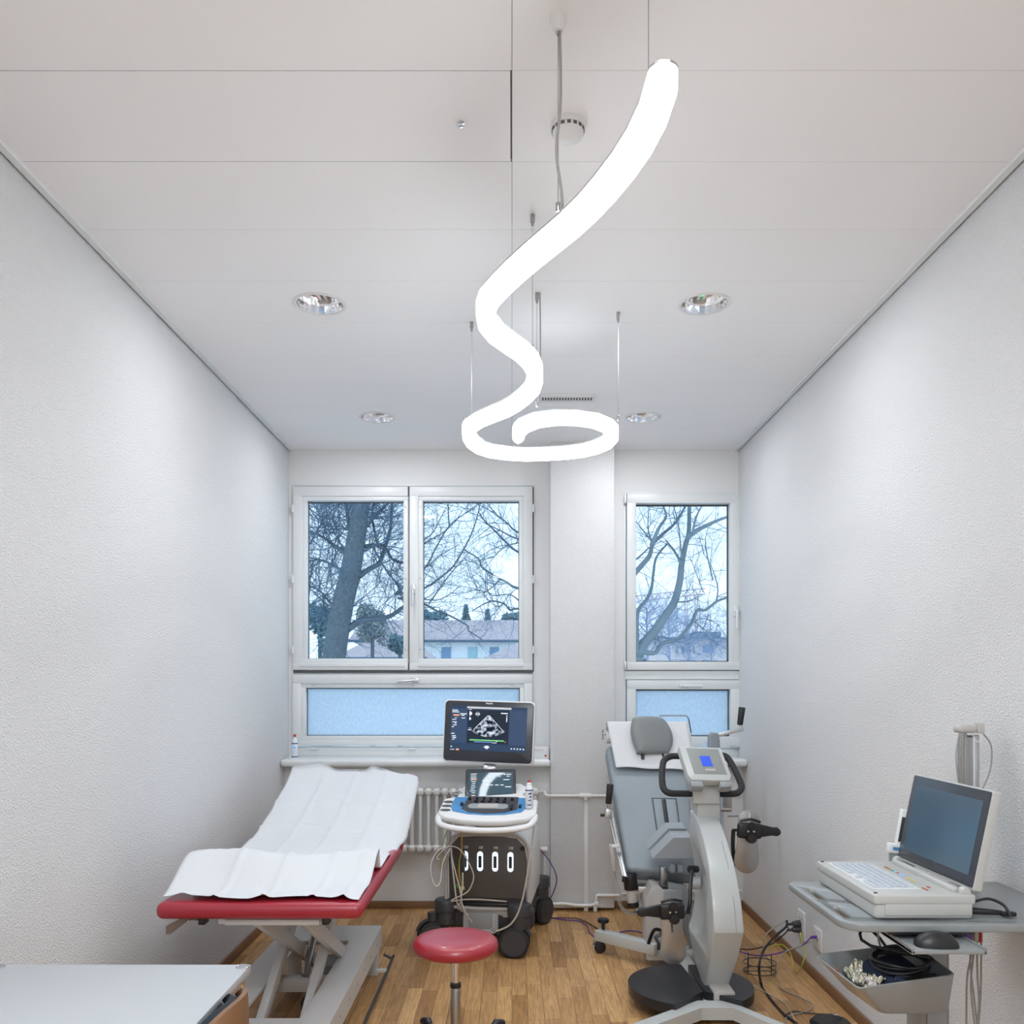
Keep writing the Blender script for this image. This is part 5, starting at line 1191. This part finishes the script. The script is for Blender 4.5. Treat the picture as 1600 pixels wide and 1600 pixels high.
bar([W(1123, 1240, 4.42), W(1138, 1240.5, 4.40), W(1152, 1239, 4.38), W(1158.5, 1231, 4.40), W(1156, 1220, 4.44), W(1148, 1203, 4.50), W(1141, 1190, 4.54), W(1134, 1182, 4.56), W(1124, 1180, 4.56)])
MB().cyl(W(1124, 1226, 4.42), W(1130, 1226, 4.42), .014, bev=.003).build('clamp_knob', 'black', eb)
# step and splayed foot
cxs, cys = .845, 4.17
for s_, a0, a1 in ((-1, 92, 246), (1, -50, 78)):
    pts = [(cxs+.293*math.cos(R(a)), cys+.293*math.sin(R(a))) for a in range(a0, a1+1, 7)]
    if s_ < 0: pts = [(cxs+.01, cys+.29)]+pts+[(cxs+.04, cys-.10)]
    else: pts = pts+[(cxs+.07, cys+.285), (cxs+.07, cys-.05), (cxs+.12, cys-.12)]
    if s_ > 0: pts = [(cxs+.293*math.cos(R(a)), cys+.293*math.sin(R(a))) for a in range(-50, 79, 7)]+[(cxs+.045, cys+.28), (cxs+.045, cys-.10)]
    bm = bmesh.new(); f = bm.faces.new([bm.verts.new((x, y, .058)) for x, y in pts]); e = bmesh.ops.extrude_face_region(bm, geom=[f])
    bmesh.ops.translate(bm, vec=(0, 0, .045), verts=[g for g in e['geom'] if isinstance(g, bmesh.types.BMVert)]); bmesh.ops.recalc_face_normals(bm, faces=bm.faces)
    b = MB(); b._bm(bm); b.build('step_plate', 'tread', eb)
def beam(pa, pb, w=.07, h=.06, m='ergo', name='foot_beam'):
    pa, pb = Vector(pa), Vector(pb); d = pb-pa; MB().box((pa+pb)/2, (w, d.length, h), rot=(0, 0, math.atan2(d.y, d.x)-R(90)), bev=.006).build(name, m, eb)
V0 = Vector((.905, 4.04, .055)); VLf = Vector((W(985, 0, 3.72).x, 3.70, .05)); VRt = Vector((W(1232, 0, 3.72).x, 3.70, .05))
pts_v = [VLf, Vector((.845, 3.97, .055)), Vector((.985, 3.97, .055)), VRt]
rings = []
for i, p in enumerate(pts_v):
    for_ = .045
    rings.append([p+Vector((0, -for_, -.03)), p+Vector((0, for_, -.03)), p+Vector((0, for_, .025)), p+Vector((0, -for_, .025))])
MB().ring_loft(rings).build('front_foot', 'ergo', eb, ang=15)
for p in (VLf, VRt): MB().box(p+Vector((.0, 0, -.028)), (.06, .09, .044), bev=.004).build('foot_end', 'black', eb)
beam((.93, 4.0, .04), (.90, 4.85, .04), .09, .05)
la, lb_ = W(934, 1462, 4.98), Vector((W(1012, 0, 4.72).x, 4.72, .10)); la.z = .115
beam((la.x, la.y, .105), (lb_.x+.05, lb_.y-.02, .105), .065, .06)
beam((W(1010, 0, 4.75).x, 4.75, .07), (1.05, 4.75, .07), .08, .06)
b = MB().cyl((la.x+.03, la.y-.01, .13), (la.x+.03, la.y-.01, .175), .009).lathe([(.012, .17), (.03, .175), (.033, .185), (.03, .196), (.001, .198)], (la.x+.03, la.y-.01, 0), seg=24); b.build('levelling_knob', 'black', eb)
b = MB()
for s_ in (-1, 1): b.cyl((la.x+.012, la.y+.006*s_, .034), (la.x+.012, la.y+.018*s_, .034), .033, bev=.003)
b.build('caster_wheel', 'black', eb)
b = MB().tube([(la.x+.012, la.y, .09), (la.x-.02, la.y, .075), (la.x-.028, la.y, .04), (la.x+.012, la.y, .034)], .006, 8).box((la.x+.005, la.y, .082), (.055, .03, .008)); b.build('caster_fork', 'chrome', eb)
# pedals: sole plates with shells, straps and cranks
def pedal(cx, ty, by, Y, s_, m, cr, shell_y):
    c = W(cx, (ty+by)/2, Y); L_ = (by-ty)*Y/F; w_ = .062
    pq = Matrix.Translation(c) @ Matrix.Rotation(R(3*s_), 4, 'Y')
    pl = [(w_*.86*math.cos(R(a)), L_/2-w_*.8+w_*.8*math.sin(R(a))) for a in range(0, 181, 15)]+[(-w_*.80, 0), (-w_*.98, -L_*.22)]+[(-w_*math.cos(R(a)), -L_/2+w_-w_*math.sin(R(a))) for a in range(0, 181, 15)]+[(w_*.98, -L_*.22), (w_*.80, 0)]
    rt = thing('x', 'x', 'x') if False else None
    pp = MB().prism(pl, pq, .006, bev=.0015).build('foot_plate', m, eb)
    z0 = W(0, shell_y, Y).z-c.z
    MB().box((0, -.004, L_*.5-.04 if s_ > 0 else .03), (.007, .002, .06), mx=pq).build('plate_slot', 'white' if s_ > 0 else 'gap', pp)
    MB().box((0, -.018, z0), (.120, .040, .075), mx=pq, bev=.014, seg=3).build('strap_holder', 'black', pp)
    b = MB().prism([(0, -.030), (0, .034), (.065, .022), (.085, .024), (.100, .012), (.104, 0), (.100, -.012), (.085, -.020), (.06, -.018)] if s_ > 0 else [(0, -.030), (-.07, -.018), (-.095, -.020), (-.112, -.012), (-.116, 0), (-.112, .012), (-.095, .024), (-.07, .022), (0, .034)], pq @ Y90(s_*.050, -.024, z0), .022, bev=.004); b.build('side_lever', 'black', pp)
    for dx in (-.012, .016): MB().cyl(pq @ Vector((dx, -.036, z0)), pq @ Vector((dx, -.041, z0)), .005, seg=10).build('bolt', 'chrome', pp)
    MB().lathe([(.022, 0), (.026, .006), (.022, .018), (.001, .020)], pq @ Vector((.008, -.030, z0-.034)), axis=(0, -1, 0), seg=20).build('clamp_knob', 'black', pp)
    MB().lathe([(.018, 0), (.021, .006), (.018, .015), (.001, .016)], pq @ Vector((.004, -.030, z0+.024)), axis=(0, -1, 0), seg=20).build('clamp_knob', 'black', pp)
    b = MB().tube([pq @ Vector((-.05, -.02, z0+.045)), pq @ Vector((0, -.03, z0+.058)), pq @ Vector((.05, -.02, z0+.045))], .006, 8, n=4); b.build('toe_strap', 'black', pp)
    MB().tube([W(*q) for q in cr], .010, 10, n=4).build('crank', 'black', eb)
pedal(1168.5, 1266, 1365, 4.32, 1, 'steel', [(1143, 1375, 4.42), (1146, 1345, 4.36), (1145, 1318, 4.34), (1146, 1297, 4.34)], 1297)
pedal(1050.5, 1405, 1508, 4.20, -1, 'steel', [(1082, 1355, 4.40), (1079, 1380, 4.28), (1078, 1410, 4.22), (1075, 1427, 4.22)], 1422)
MB().cyl(W(1076, 1358, 4.38), W(1090, 1358, 4.40), .018, bev=.003).build('crank_hub', 'black', eb)
MB().tube([W(1070, 1426, 4.22), W(1079, 1426, 4.22)], .007, 8).build('pedal_axle', 'black', eb); MB().tube([W(1144, 1297, 4.34), W(1154, 1297, 4.34)], .007, 8).build('pedal_axle', 'black', eb)
b = MB().tube([W(1013, 1475, 4.52), W(1020, 1456, 4.5), W(1026, 1452, 4.5), W(1033, 1455, 4.5), W(1030, 1462, 4.48), W(1024, 1464, 4.48), W(1029, 1474, 4.46), W(1029, 1484, 4.46)], .010, 6, n=3, flat=.4); b.build('hanging_strap', 'black', eb)
# paper on the couch
def bedpaper():
    rows = []
    top = [W(948, 1131, 5.47), W(1074, 1131, 5.45)]
    bot = [W(962, 1203, 5.31), W(1084, 1206, 5.27)]
    nv, nu = 30, 24
    for j in range(nv+1):
        v = j/nv; r = []
        for i in range(nu+1):
            u = i/nu
            p = bot[0].lerp(bot[1], u).lerp(top[0].lerp(top[1], u), v)
            p += BN*(.022+.004*math.sin(6*u+3*v)*(1-v))
            if v < .12: p += Vector((0, 0, .004*math.sin(11*u)))*(1-v/.12)
            r.append(p)
        rows.append(r)
    for q, w_ in ((.035, -.006), (.06, -.03), (.068, -.06)):
        rows.append([p+Vector((0, q, w_)) for p in rows[nv]])
    b = MB(); b.ring_loft(rows, caps=False, closed=False); return b
so = bedpaper().build('paper_sheet', 'paper', ang=70)
md = so.modifiers.new('thickness', 'SOLIDIFY'); md.thickness = .001
tag(so, 'white paper cover hanging from the roll over the head of the grey couch', 'sheet')
# ================================================================== CARDIOGRAPH TROLLEY
tz = .90
def TZ(px, py, z): Y = (CZ-z)*F/(py-1064); return Vector(((px-800)*Y/F, Y, z))
ca = thing('medical_trolley', 'grey medical trolley with slotted handle, mouse shelf and open bin by the right wall', 'trolley', (1.25, 2.56, 0))
# table top outline in plan, rounded on the left corners, two hand slots cut through the left rim
tx0, tx1, ty0, ty1 = .873, 1.545, 2.305, 2.80
out = [(tx1, ty0), (tx1, ty1)]+[(tx0+.03+.03*math.cos(R(a)), ty1-.03+.03*math.sin(R(a))) for a in range(90, 181, 15)]+[(tx0+.07+.07*math.cos(R(a)), ty0+.07+.07*math.sin(R(a))) for a in range(180, 271, 10)]
IM = Matrix(((1, 0, 0, 0), (0, 0, 1, 0), (0, 1, 0, 0), (0, 0, 0, 1)))
b = MB().prism(out, Matrix.Translation((0, 0, tz-.022)) @ IM, .022, bev=.005, seg=3); top_o = b.build('table_top', 'lgrey', ca)
_c = MB()
for y0_, y1_ in ((2.37, 2.50), (2.57, 2.70)):
    _c.prism([(x+.912, y+(y0_+y1_)/2) for x, y in rrect(.030, y1_-y0_, .0149, 6)], Matrix.Translation((0, 0, tz-.06)) @ IM, .10)
_co = _c.build('slot_cutter', 'gap'); md = top_o.modifiers.new('slots', 'BOOLEAN'); md.operation = 'DIFFERENCE'; md.object = _co; md.solver = 'EXACT'
bpy.context.view_layer.update()
me_ = bpy.data.meshes.new_from_object(top_o.evaluated_get(bpy.context.evaluated_depsgraph_get())); top_o.modifiers.clear(); top_o.data = me_
bpy.data.objects.remove(_co)
MB().prism([(x, y) for x, y in out], Matrix.Translation((0, 0, tz-.034)) @ IM @ Matrix.Translation((0, 0, 0)), .012).build('top_skirt', 'mgrey', ca) if False else None
MB().bb(1.00, 1.22, 2.33, 2.60, tz-.034, tz-.022).build('shelf_runner', 'char', ca)
MB().bb(1.010, 1.200, 2.222, 2.50, .847, .857, bev=.002).build('mouse_shelf', 'lgrey', ca)
MB().bb(1.010, 1.016, 2.222, 2.50, .847, .862).build('shelf_lip', 'lgrey', ca); MB().bb(1.194, 1.200, 2.222, 2.50, .847, .862).build('shelf_lip', 'lgrey', ca)
MB().bb(1.190, 1.275, 2.56, 2.66, .16, tz-.022, bev=.008).build('column', 'lgrey', ca)
MB().bb(1.205, 1.262, 2.552, 2.562, .20, .85, bev=.003).build('column_inlay', 'mgrey', ca)
MB().bb(1.08, 1.42, 2.36, 2.82, .09, .15, bev=.02).build('base', 'lgrey', ca)
for x, y in ((1.10, 2.40), (1.40, 2.40), (1.10, 2.78), (1.40, 2.78)): MB().cyl((x-.012, y, .045), (x+.012, y, .045), .045, bev=.006).build('caster', 'black', ca)
# open bin below: outer and inner loft
def binring(z, g=0.0, lo=0):
    pts = [(.926+g, 2.345+g), (1.186-g, 2.345+g), (1.186-g, 2.60-g), (.905+g, 2.63-g)] if not lo else [(.985+g, 2.365+g), (1.180-g, 2.365+g), (1.180-g, 2.57-g), (.965+g, 2.59-g)]
    out_ = []; n_ = len(pts)
    for i, (x, y) in enumerate(pts):
        px_, py_ = pts[i-1]; nx_, ny_ = pts[(i+1) % n_]; p = Vector((x, y)); a = (Vector((px_, py_))-p).normalized()*.022; c = (Vector((nx_, ny_))-p).normalized()*.022
        for k in range(5): t = k/4; q = (p+a)*(1-t)**2+p*2*t*(1-t)+(p+c)*t*t; out_.append(q)
    def zz(q): return z+ (0 if lo else (.008*((q.y-2.345)/.28)+.044*max(0, min(1, (q.x-.92)/.27))**.6-.038))
    return [Vector((q.x, q.y, zz(q))) for q in out_]
zb = .640
b = MB().ring_loft([binring(zb, .012, 1), binring(zb, 0, 1)], caps=False)
b = MB(); rings = [binring(zb+.004, .02, 1), binring(zb, .010, 1), binring(zb+.010, 0, 1), binring(.748, 0), binring(.750, .002), binring(.748, .005), binring(zb+.012, .006, 1), binring(zb+.008, .02, 1)]
b.ring_loft(rings); b.build('storage_bin', 'lgrey', ca, ang=40)
MB().box((.925, 2.50, .715), (.002, .024, .014), rot=(0, R(-32), 0)).build('bin_sticker', 'label_red', ca)
MB().bb(1.155, 1.20, 2.585, 2.62, .74, .84, bev=.006).build('bin_bracket', 'lgrey', ca)
# rear mast with lead holder
mx_, my_ = (1514-800)/F*2.84, 2.84
MB().bb(mx_-.030, mx_+.012, my_-.02, my_+.02, .70, 1.365, bev=.009, seg=4).build('mast', 'steel', ca)
MB().bb(mx_+.0, mx_+.022, my_-.026, my_+.02, .70, 1.365, bev=.004).build('mast_channel', 'alu', ca)
MB().box((mx_-.028, my_-.03, 1.385), (.060, .05, .026), bev=.010, seg=3).build('lead_holder', 'beige', ca)
MB().box((mx_+.018, my_-.03, 1.388), (.022, .06, .032), rot=(0, 0, R(-20)), bev=.003).build('holder_clip', 'beige', ca)
MB().cyl((mx_+.012, my_-.032, 1.345), (mx_+.012, my_-.02, 1.345), .005, seg=10).build('mast_screw', 'chrome', ca)
MB().cyl((mx_-.04, 2.80, .88), (mx_, 2.84, .88), .02).build('mast_clamp', 'lgrey', ca)
for i, (dx, w_) in enumerate(((-.050, .014), (-.044, .008), (-.036, .010), (-.030, .004))):
    b = MB().tube([(mx_+dx, my_-.04, 1.38), (mx_+dx-w_, my_-.045, 1.30), (mx_+dx-.003, my_-.045, 1.18), (mx_+dx+.012, my_-.04, 1.02), (mx_+dx+.02, my_-.04, .93)], .0026, 6, n=6); b.build('lead_cable', 'greycab', ca)
MB().tube([(mx_+.020, my_-.05, 1.37), (mx_+.045, my_-.05, 1.33), (mx_+.040, my_-.05, 1.25), (mx_+.005, my_-.05, 1.17), (mx_-.02, my_-.05, 1.10), (mx_-.02, my_-.04, .95)], .0028, 6, n=6).build('lead_cable', 'greycab', ca)
for i, L_ in enumerate(([(1502, 1457), (1505, 1470), (1510, 1490), (1503, 1530), (1502, 1610)], [(1520, 1457), (1516, 1500), (1522, 1560), (1528, 1610)], [(1527, 1457), (1527, 1520), (1530, 1570), (1525, 1610)], [(1533, 1457), (1533, 1510), (1532, 1560), (1528, 1610)], [(1514, 1457), (1522, 1480), (1517, 1540), (1524, 1610)])):
    pts = [W(a if i else a+8, c, 2.62) for a, c in L_]; MB().tube(pts, .0028, 6, n=5).build('hanging_cable', 'greycab', ca)
MB().box(W(1512, 1462, 2.62), (.02, .02, .03), bev=.004).build('cable_plug', 'purple', ca); MB().box(W(1524, 1462, 2.62), (.014, .02, .03), bev=.004).build('cable_plug', 'beige', ca); MB().box(W(1531, 1464, 2.62), (.008, .02, .03), bev=.003).build('cable_plug', 'cap', ca)
MB().tube([W(1371, 1453, 2.5), W(1373, 1470, 2.5), W(1376, 1480, 2.52)], .003, 6).build('hanging_cable', 'greycab', ca)
# ---- the cardiograph itself
x0, x1, y0, y1 = .965, 1.237, 2.345, 2.79; zt_ = tz+.068
ec = thing('electrocardiograph', 'pale grey portable electrocardiograph with open screen on the trolley top', 'cardiograph', ((x0+x1)/2, (y0+y1)/2, tz))
MB().bb(x0+.004, x1-.004, y0+.004, y1-.004, tz+.001, tz+.048, bev=.010, seg=3).build('lower_case', 'ecg', ec)
MB().bb(x0, x1, y0, y1, tz+.040, zt_, bev=.006, seg=3).build('upper_case', 'ecg', ec)
MB().bb(x0+.03, x1-.01, y0+.001, y0+.006, tz+.012, tz+.044, bev=.002).build('front_inlay', 'ecg', ec)
kx0, kx1, ky0, ky1 = x0+.022, x0+.152, y0+.062, y0+.405
kb = MB().bb(kx0, kx1, ky0, ky1, zt_, zt_+.0015).build('keyboard_plate', 'keybed', ec)
b = MB()
nr, nc = 6, 16
for r_ in range(nr):
    for c_ in range(nc):
        if r_ == 0 and c_ in (4, 5, 7, 8): continue
        w_ = .0165; yy = ky0+.022+(ky1-ky0-.044)*c_/(nc-1)+(r_ % 2)*.004; xx = kx0+.016+.0195*r_
        b.box((xx, yy, zt_+.003), (.0155, w_, .003), bev=.001, seg=1)
b.build('keys', 'keys', kb)
for i, (m_, yy, xx) in enumerate((('label_red', .345, .178), ('label_red', .325, .178), ('green', .300, .178), ('sbl', .280, .178), ('label_red', .262, .178), ('sbl', .244, .178), ('sbl', .226, .178), ('lab_y', .190, .178), ('lab_y', .160, .178), ('label_red', .085, .185), ('label_red', .070, .165), ('label_red', .055, .165))):
    MB().box((x0+xx, y0+yy, zt_+.001), (.006, .015 if m_ != 'lab_y' else .026, .0012)).build('key_marking', m_, ec)
for xx, yy in ((x0+.012, y0+.020), (x0+.012, y1-.018)): MB().cyl((xx, yy, zt_), (xx, yy, zt_+.002), .005, seg=16).build('case_screw', 'black', ec)
MB().bb(x1-.050, x1-.030, y0+.03, y1-.035, zt_-.004, zt_+.014, bev=.006, seg=3).build('hinge_cover', 'ecg', ec)
for yy in (y0+.235,): MB().bb(x1-.053, x1-.028, yy-.022, yy+.022, zt_-.002, zt_+.016, bev=.004).build('latch', 'ecg', ec)
# screen: local x = along +Y reversed, plane leaning to +x
SX0 = Vector((x1-.018, y0+.006, zt_+.012))
tilt = math.atan(.055/.265)
# frame axes: a = from far to near (viewer's left->right), u = up the screen, n = towards -x
a_ = Vector((.012/.44, -1, 0)).normalized(); u_ = Vector((math.sin(tilt), 0, math.cos(tilt))); n_v = a_.cross(u_).normalized()
if n_v.x > 0: n_v = -n_v
cen = Vector((x1-.012+.0, (y0+y1)/2, zt_+.010))+u_*.135
mS = Matrix(((a_.x, -n_v.x, u_.x, cen.x), (a_.y, -n_v.y, u_.y, cen.y), (a_.z, -n_v.z, u_.z, cen.z), (0, 0, 0, 1)))
MB().rslab(.440, .275, .024, .008, mS, bev=.004).build('screen_housing', 'ecg', ec)
MB().rslab(.428, .262, .004, .006, mS @ Y90(0, -.002, .002), bev=.001).build('screen_bezel', 'bezel', ec)
MB().rslab(.372, .205, .003, .002, mS @ Y90(.0, -.003, .002)).build('display', 'lcd', ec)
text('DCR', .014, mS @ Y90(-.185, -.0026, .120), 'stxt', 'maker_lettering', ec)
MB().cyl((x1-.022, y0+.008, zt_+.004), (x1-.022, y0+.03, zt_+.004), .014, bev=.003).cyl((x1-.022, y1-.03, zt_+.004), (x1-.022, y1-.008, zt_+.004), .014, bev=.003).build('hinge', 'ecg', ec)
MB().tube([(x1+.005, y0+.02, tz+.045), (x1+.05, y0+.03, tz+.05), (x1+.085, y0+.02, tz+.035), (x1+.09, y0+.0, tz+.012)], .004, 8, n=5).build('power_lead', 'black', ec)
b = MB().cyl((x1+.0, y0+.05, tz+.014), (x1+.085, y0+.03, tz+.012), .010, .007, bev=.002).box((x1+.10, y0+.028, tz+.010), (.04, .018, .012), bev=.003); b.build('power_plug', 'black', ec)
# holder beyond the screen
hh = thing('handheld_recorder', 'small pale handheld recorder with a blue label standing behind the cardiograph screen', 'recorder', (1.235, 2.83, tz))
hc = W(1402, 1300, 2.83)
MB().box((hc.x+.020, 2.83, hc.z+.005), (.040, .022, .135), rot=(0, R(10), 0), bev=.005).build('body', 'white', hh)
MB().box((hc.x+.010, 2.818, hc.z+.010), (.012, .004, .080), rot=(0, R(10), 0), bev=.001).build('screen_strip', 'bezel', hh)
MB().box((hc.x-.006, 2.825, hc.z-.052), (.055, .03, .03), rot=(0, R(8), 0), bev=.004).build('cradle', 'white', hh)
MB().box((hc.x-.012, 2.8085, hc.z-.050), (.022, .001, .010), rot=(0, R(8), 0)).build('label_mark', 'bluep', hh)
MB().bb(hc.x-.02, hc.x+.05, 2.815, 2.85, tz, hc.z-.06, bev=.003).build('stand', 'lgrey', hh)
# mouse
mo = thing('computer_mouse', 'black computer mouse on the small pull-out shelf', 'mouse', (1.088, 2.262, .857))
b = MB(); rings = []
for t, w_, h_ in ((0, .006, .006), (.04, .020, .016), (.15, .028, .027), (.35, .031, .036), (.5, .031, .038), (.7, .029, .032), (.88, .025, .022), (.97, .018, .013), (1.0, .008, .006)):
    rings.append([Vector((-.052+.108*t, math.cos(a)*w_, max(0.0005, math.sin(a)*h_+.001 if math.sin(a) > 0 else .001))) for a in [6.283*k/24 for k in range(24)]])
q = Matrix.Rotation(R(-8), 4, 'Z'); rings = [[q @ p for p in r] for r in rings]
b.ring_loft(rings); b.build('body', 'black', mo, local=True, ang=60)
MB().tube([q @ Vector((.008, -.001, .0385)), q @ Vector((.03, -.001, .0345)), q @ Vector((.05, 0, .02))], .0012, 5).build('button_seam', 'gap', mo, local=True)
# bin contents
cf = thing('blood_pressure_cuff', 'rolled navy blood pressure cuff with coiled black tube in the trolley bin', 'cuff', (1.08, 2.48, .66))
b = MB().box((1.075, 2.46, .700), (.13, .16, .085), rot=(R(8), R(-6), R(10)), bev=.022, seg=4); b.build('cuff', 'cuff', cf)
MB().box((1.085, 2.377, .705), (.105, .02, .075), rot=(R(12), R(-8), R(6)), bev=.008).build('cuff_flap', 'black', cf)
MB().box((1.035, 2.376, .700), (.022, .022, .085), rot=(R(12), R(14), 0), bev=.005).build('cuff_edge', 'cuff', cf)
MB().box((1.142, 2.388, .707), (.026, .02, .075), rot=(R(12), R(-8), 0), bev=.005).build('cuff_edge', 'cuff', cf)
r4 = random.Random(11); P = []
for i in range(64):
    a = i*.392; P.append(Vector((1.083+.072*math.cos(a)+.006*math.sin(i*.21), 2.45+.082*math.sin(a)*.9, .745+.028*(i/64)+.010*math.sin(a+.8)+.004*math.sin(i*.9))))
P += [Vector((1.02, 2.50, .785)), Vector((1.00, 2.53, .81)), Vector((1.03, 2.56, .82)), Vector((1.07, 2.56, .79)), Vector((1.09, 2.53, .75))]
MB().tube(P, .0045, 8, n=2).build('coiled_tube', 'black', cf)
fo = thing('foil_packets', 'crumpled silver and clear packets in the trolley bin beside the navy cuff', 'packet', (.97, 2.48, .68))
b = MB(); rows = []
for j in range(14):
    rows.append([Vector((.966+.060*i/9, 2.40+.18*j/13, .694+.0036*i+.009*math.sin(i*1.1+j*.6)+r4.uniform(-.003, .003))) for i in range(10)])
b.ring_loft(rows, caps=False, closed=False)
o_ = b.build('foil_packet', 'foil', fo, smooth=False); md = o_.modifiers.new('thickness', 'SOLIDIFY'); md.thickness = .004
b = MB(); rows = []
for j in range(12):
    rows.append([Vector((.978+.060*i/11, 2.375+.08*j/11, .702+.010*math.sin(i*1.3+j)+r4.uniform(-.003, .003))) for i in range(12)])
b.ring_loft(rows, caps=False, closed=False)
o_ = b.build('clear_packet', 'chrome', fo, smooth=False); md = o_.modifiers.new('thickness', 'SOLIDIFY'); md.thickness = .002
# ================================================================== WALL OUTLETS, PLUGS, FLOOR CABLES
def outlet(Y, z, lab, n):
    t = thing('wall_socket', lab, 'socket', (XR, Y, z), group='sockets low on the right wall')
    MB().box((XR-.005, Y, z), (.010, .115, .15 if n == 2 else .11), bev=.003).build('face_plate', 'white', t)
    for dz in ((-.035, .035) if n == 2 else (0,)):
        for dy in (-.018, .018): MB().cyl((XR-.0105, Y+dy, z+dz), (XR-.012, Y+dy, z+dz), .004, seg=8).build('socket_hole', 'gap', t)
outlet(4.74, .225, 'white double wall socket with black plugs above the skirting board', 2); outlet(4.49, .222, 'white data socket with a purple plug, nearer the trolley', 1)
def plug(px, py, Y, m, lab):
    p = W(px, py, Y); p.x = XR-.03
    return tag(MB().cyl((XR-.012, p.y, p.z), (XR-.055, p.y, p.z-.002), .020, .014, bev=.004).cyl((XR-.055, p.y, p.z-.002), (XR-.085, p.y, p.z-.006), .008, .006).build('power_plug', m), lab, 'plug')
plug(1250, 1443, 4.74, 'char', 'upper black plug in the double wall socket'); plug(1250, 1452, 4.74, 'char', 'lower black plug in the double wall socket')
tag(MB().cyl((XR-.010, 4.49, .232), (XR-.04, 4.49, .230), .008, bev=.002).build('network_plug', 'purple'), 'purple network plug in the data socket', 'plug')
def fl(px, py, z=.005): Y = (CZ-z)*F/(py-1064); return Vector(((px-800)*Y/F, Y, z))
def fcab(pts, r, m, lab, name='cable', n=6):
    P = [p if isinstance(p, Vector) else (fl(*p) if len(p) == 2 else W(*p)) for p in pts]
    return tag(MB().tube(P, r, 8, n=n).build(name, m), lab, 'cable')
pa = Vector((XR-.085, 4.74, .248)); pb_ = Vector((XR-.085, 4.74, .216))
fcab([pa, (1228, 1448, 4.72), (1212, 1462, 4.68), (1197, 1479, 4.6), (1191, 1490, 4.55), (1186, 1510, 4.35), (1190, 1540), (1203, 1560), (1225, 1585), (1245, 1600), (1265, 1625)], .0065, 'black', 'thick black cable dropping from the upper plug and running to the front')
fcab([pa+Vector((0, .01, -.005)), (1215, 1446, 4.74), (1197, 1460, 4.7), (1193, 1478, 4.7), (1197, 1495, 4.7), (1209, 1507)], .0030, 'greycab', 'thin dark cable looping left of the double wall socket')
fcab([pb_, (1230, 1455, 4.7), (1205, 1475, 4.75), (1175, 1483, 4.8), (1158, 1483, 4.8), (1130, 1480, 4.85)], .0035, 'black', 'black cable from the lower plug to the exercise couch')
fcab([Vector((XR-.04, 4.49, .230)), (1255, 1476, 4.5), (1225, 1487, 4.55), (1195, 1493, 4.6), (1170, 1491, 4.7), (1150, 1484, 4.8), (1125, 1474, 4.9)], .0035, 'purple', 'purple cable from the data socket to the exercise couch')
fcab([Vector((XR-.03, 4.68, .20)), (1253, 1470, 4.64), (1258, 1490, 4.6), (1254, 1505, 4.55), (1246, 1520), (1240, 1512, 4.6), (1236, 1492, 4.65), (1225, 1478, 4.68), (1212, 1476, 4.7), (1203, 1482, 4.7)], .0030, 'yellow', 'yellow green earth cable looping under the double wall socket')
fcab([Vector((XR-.03, 4.52, .20)), (1250, 1478, 4.5), (1226, 1488, 4.5), (1214, 1505, 4.3), (1210, 1525), (1222, 1545), (1250, 1558), (1268, 1568), (1266, 1578), (1240, 1586), (1228, 1592), (1232, 1615)], .0028, 'greycab', 'thin grey cable curling over the floor in front of the sockets')
fcab([(1173, 1538), (1195, 1550), (1215, 1560), (1230, 1572), (1240, 1590), (1248, 1612)], .0026, 'cream', 'thin white cable crossing the floor beside the thick black one')
fcab([(1225, 1588), (1240, 1580), (1262, 1583), (1300, 1585)], .003, 'char', 'short dark cable lying near the bottom of the picture by the skirting')
fcab([(1318, 1592), (1309, 1586, 3.9), (1299, 1588), (1297, 1600), (1300, 1612)], .003, 'white', 'white cable hoop at the bottom edge near the trolley')
tag(MB().lathe([(.03, 0), (.085, .004), (.09, .02), (.075, .035), (.02, .038), (.001, .038)], fl(1298, 1606, 0), seg=32).build('foot_switch', 'black'), 'round black foot switch on the floor at the bottom edge', 'foot switch')
# wire stand lying on the floor
ws = thing('wire_stand', 'small dark wire ring stand on the floor under the sockets', 'stand', tuple(fl(1187, 1522, 0)))
c0 = fl(1187, 1520, 0); rr_ = .085
for z_ in (.010, .055):
    MB().tube([c0+Vector((rr_*math.cos(a), rr_*.9*math.sin(a), z_)) for a in [6.283*k/32 for k in range(32)]], .0028, 6, closed=True).build('wire_ring', 'char', ws)
for k in range(4):
    a = R(30+90*k); MB().cyl(c0+Vector((rr_*math.cos(a), rr_*.9*math.sin(a), .004)), c0+Vector((rr_*math.cos(a), rr_*.9*math.sin(a), .085)), .0028, seg=6).build('wire_leg', 'char', ws)
MB().cyl(c0+Vector((-rr_, 0, .010)), c0+Vector((rr_, 0, .010)), .0028, seg=6).build('wire_bar', 'char', ws)
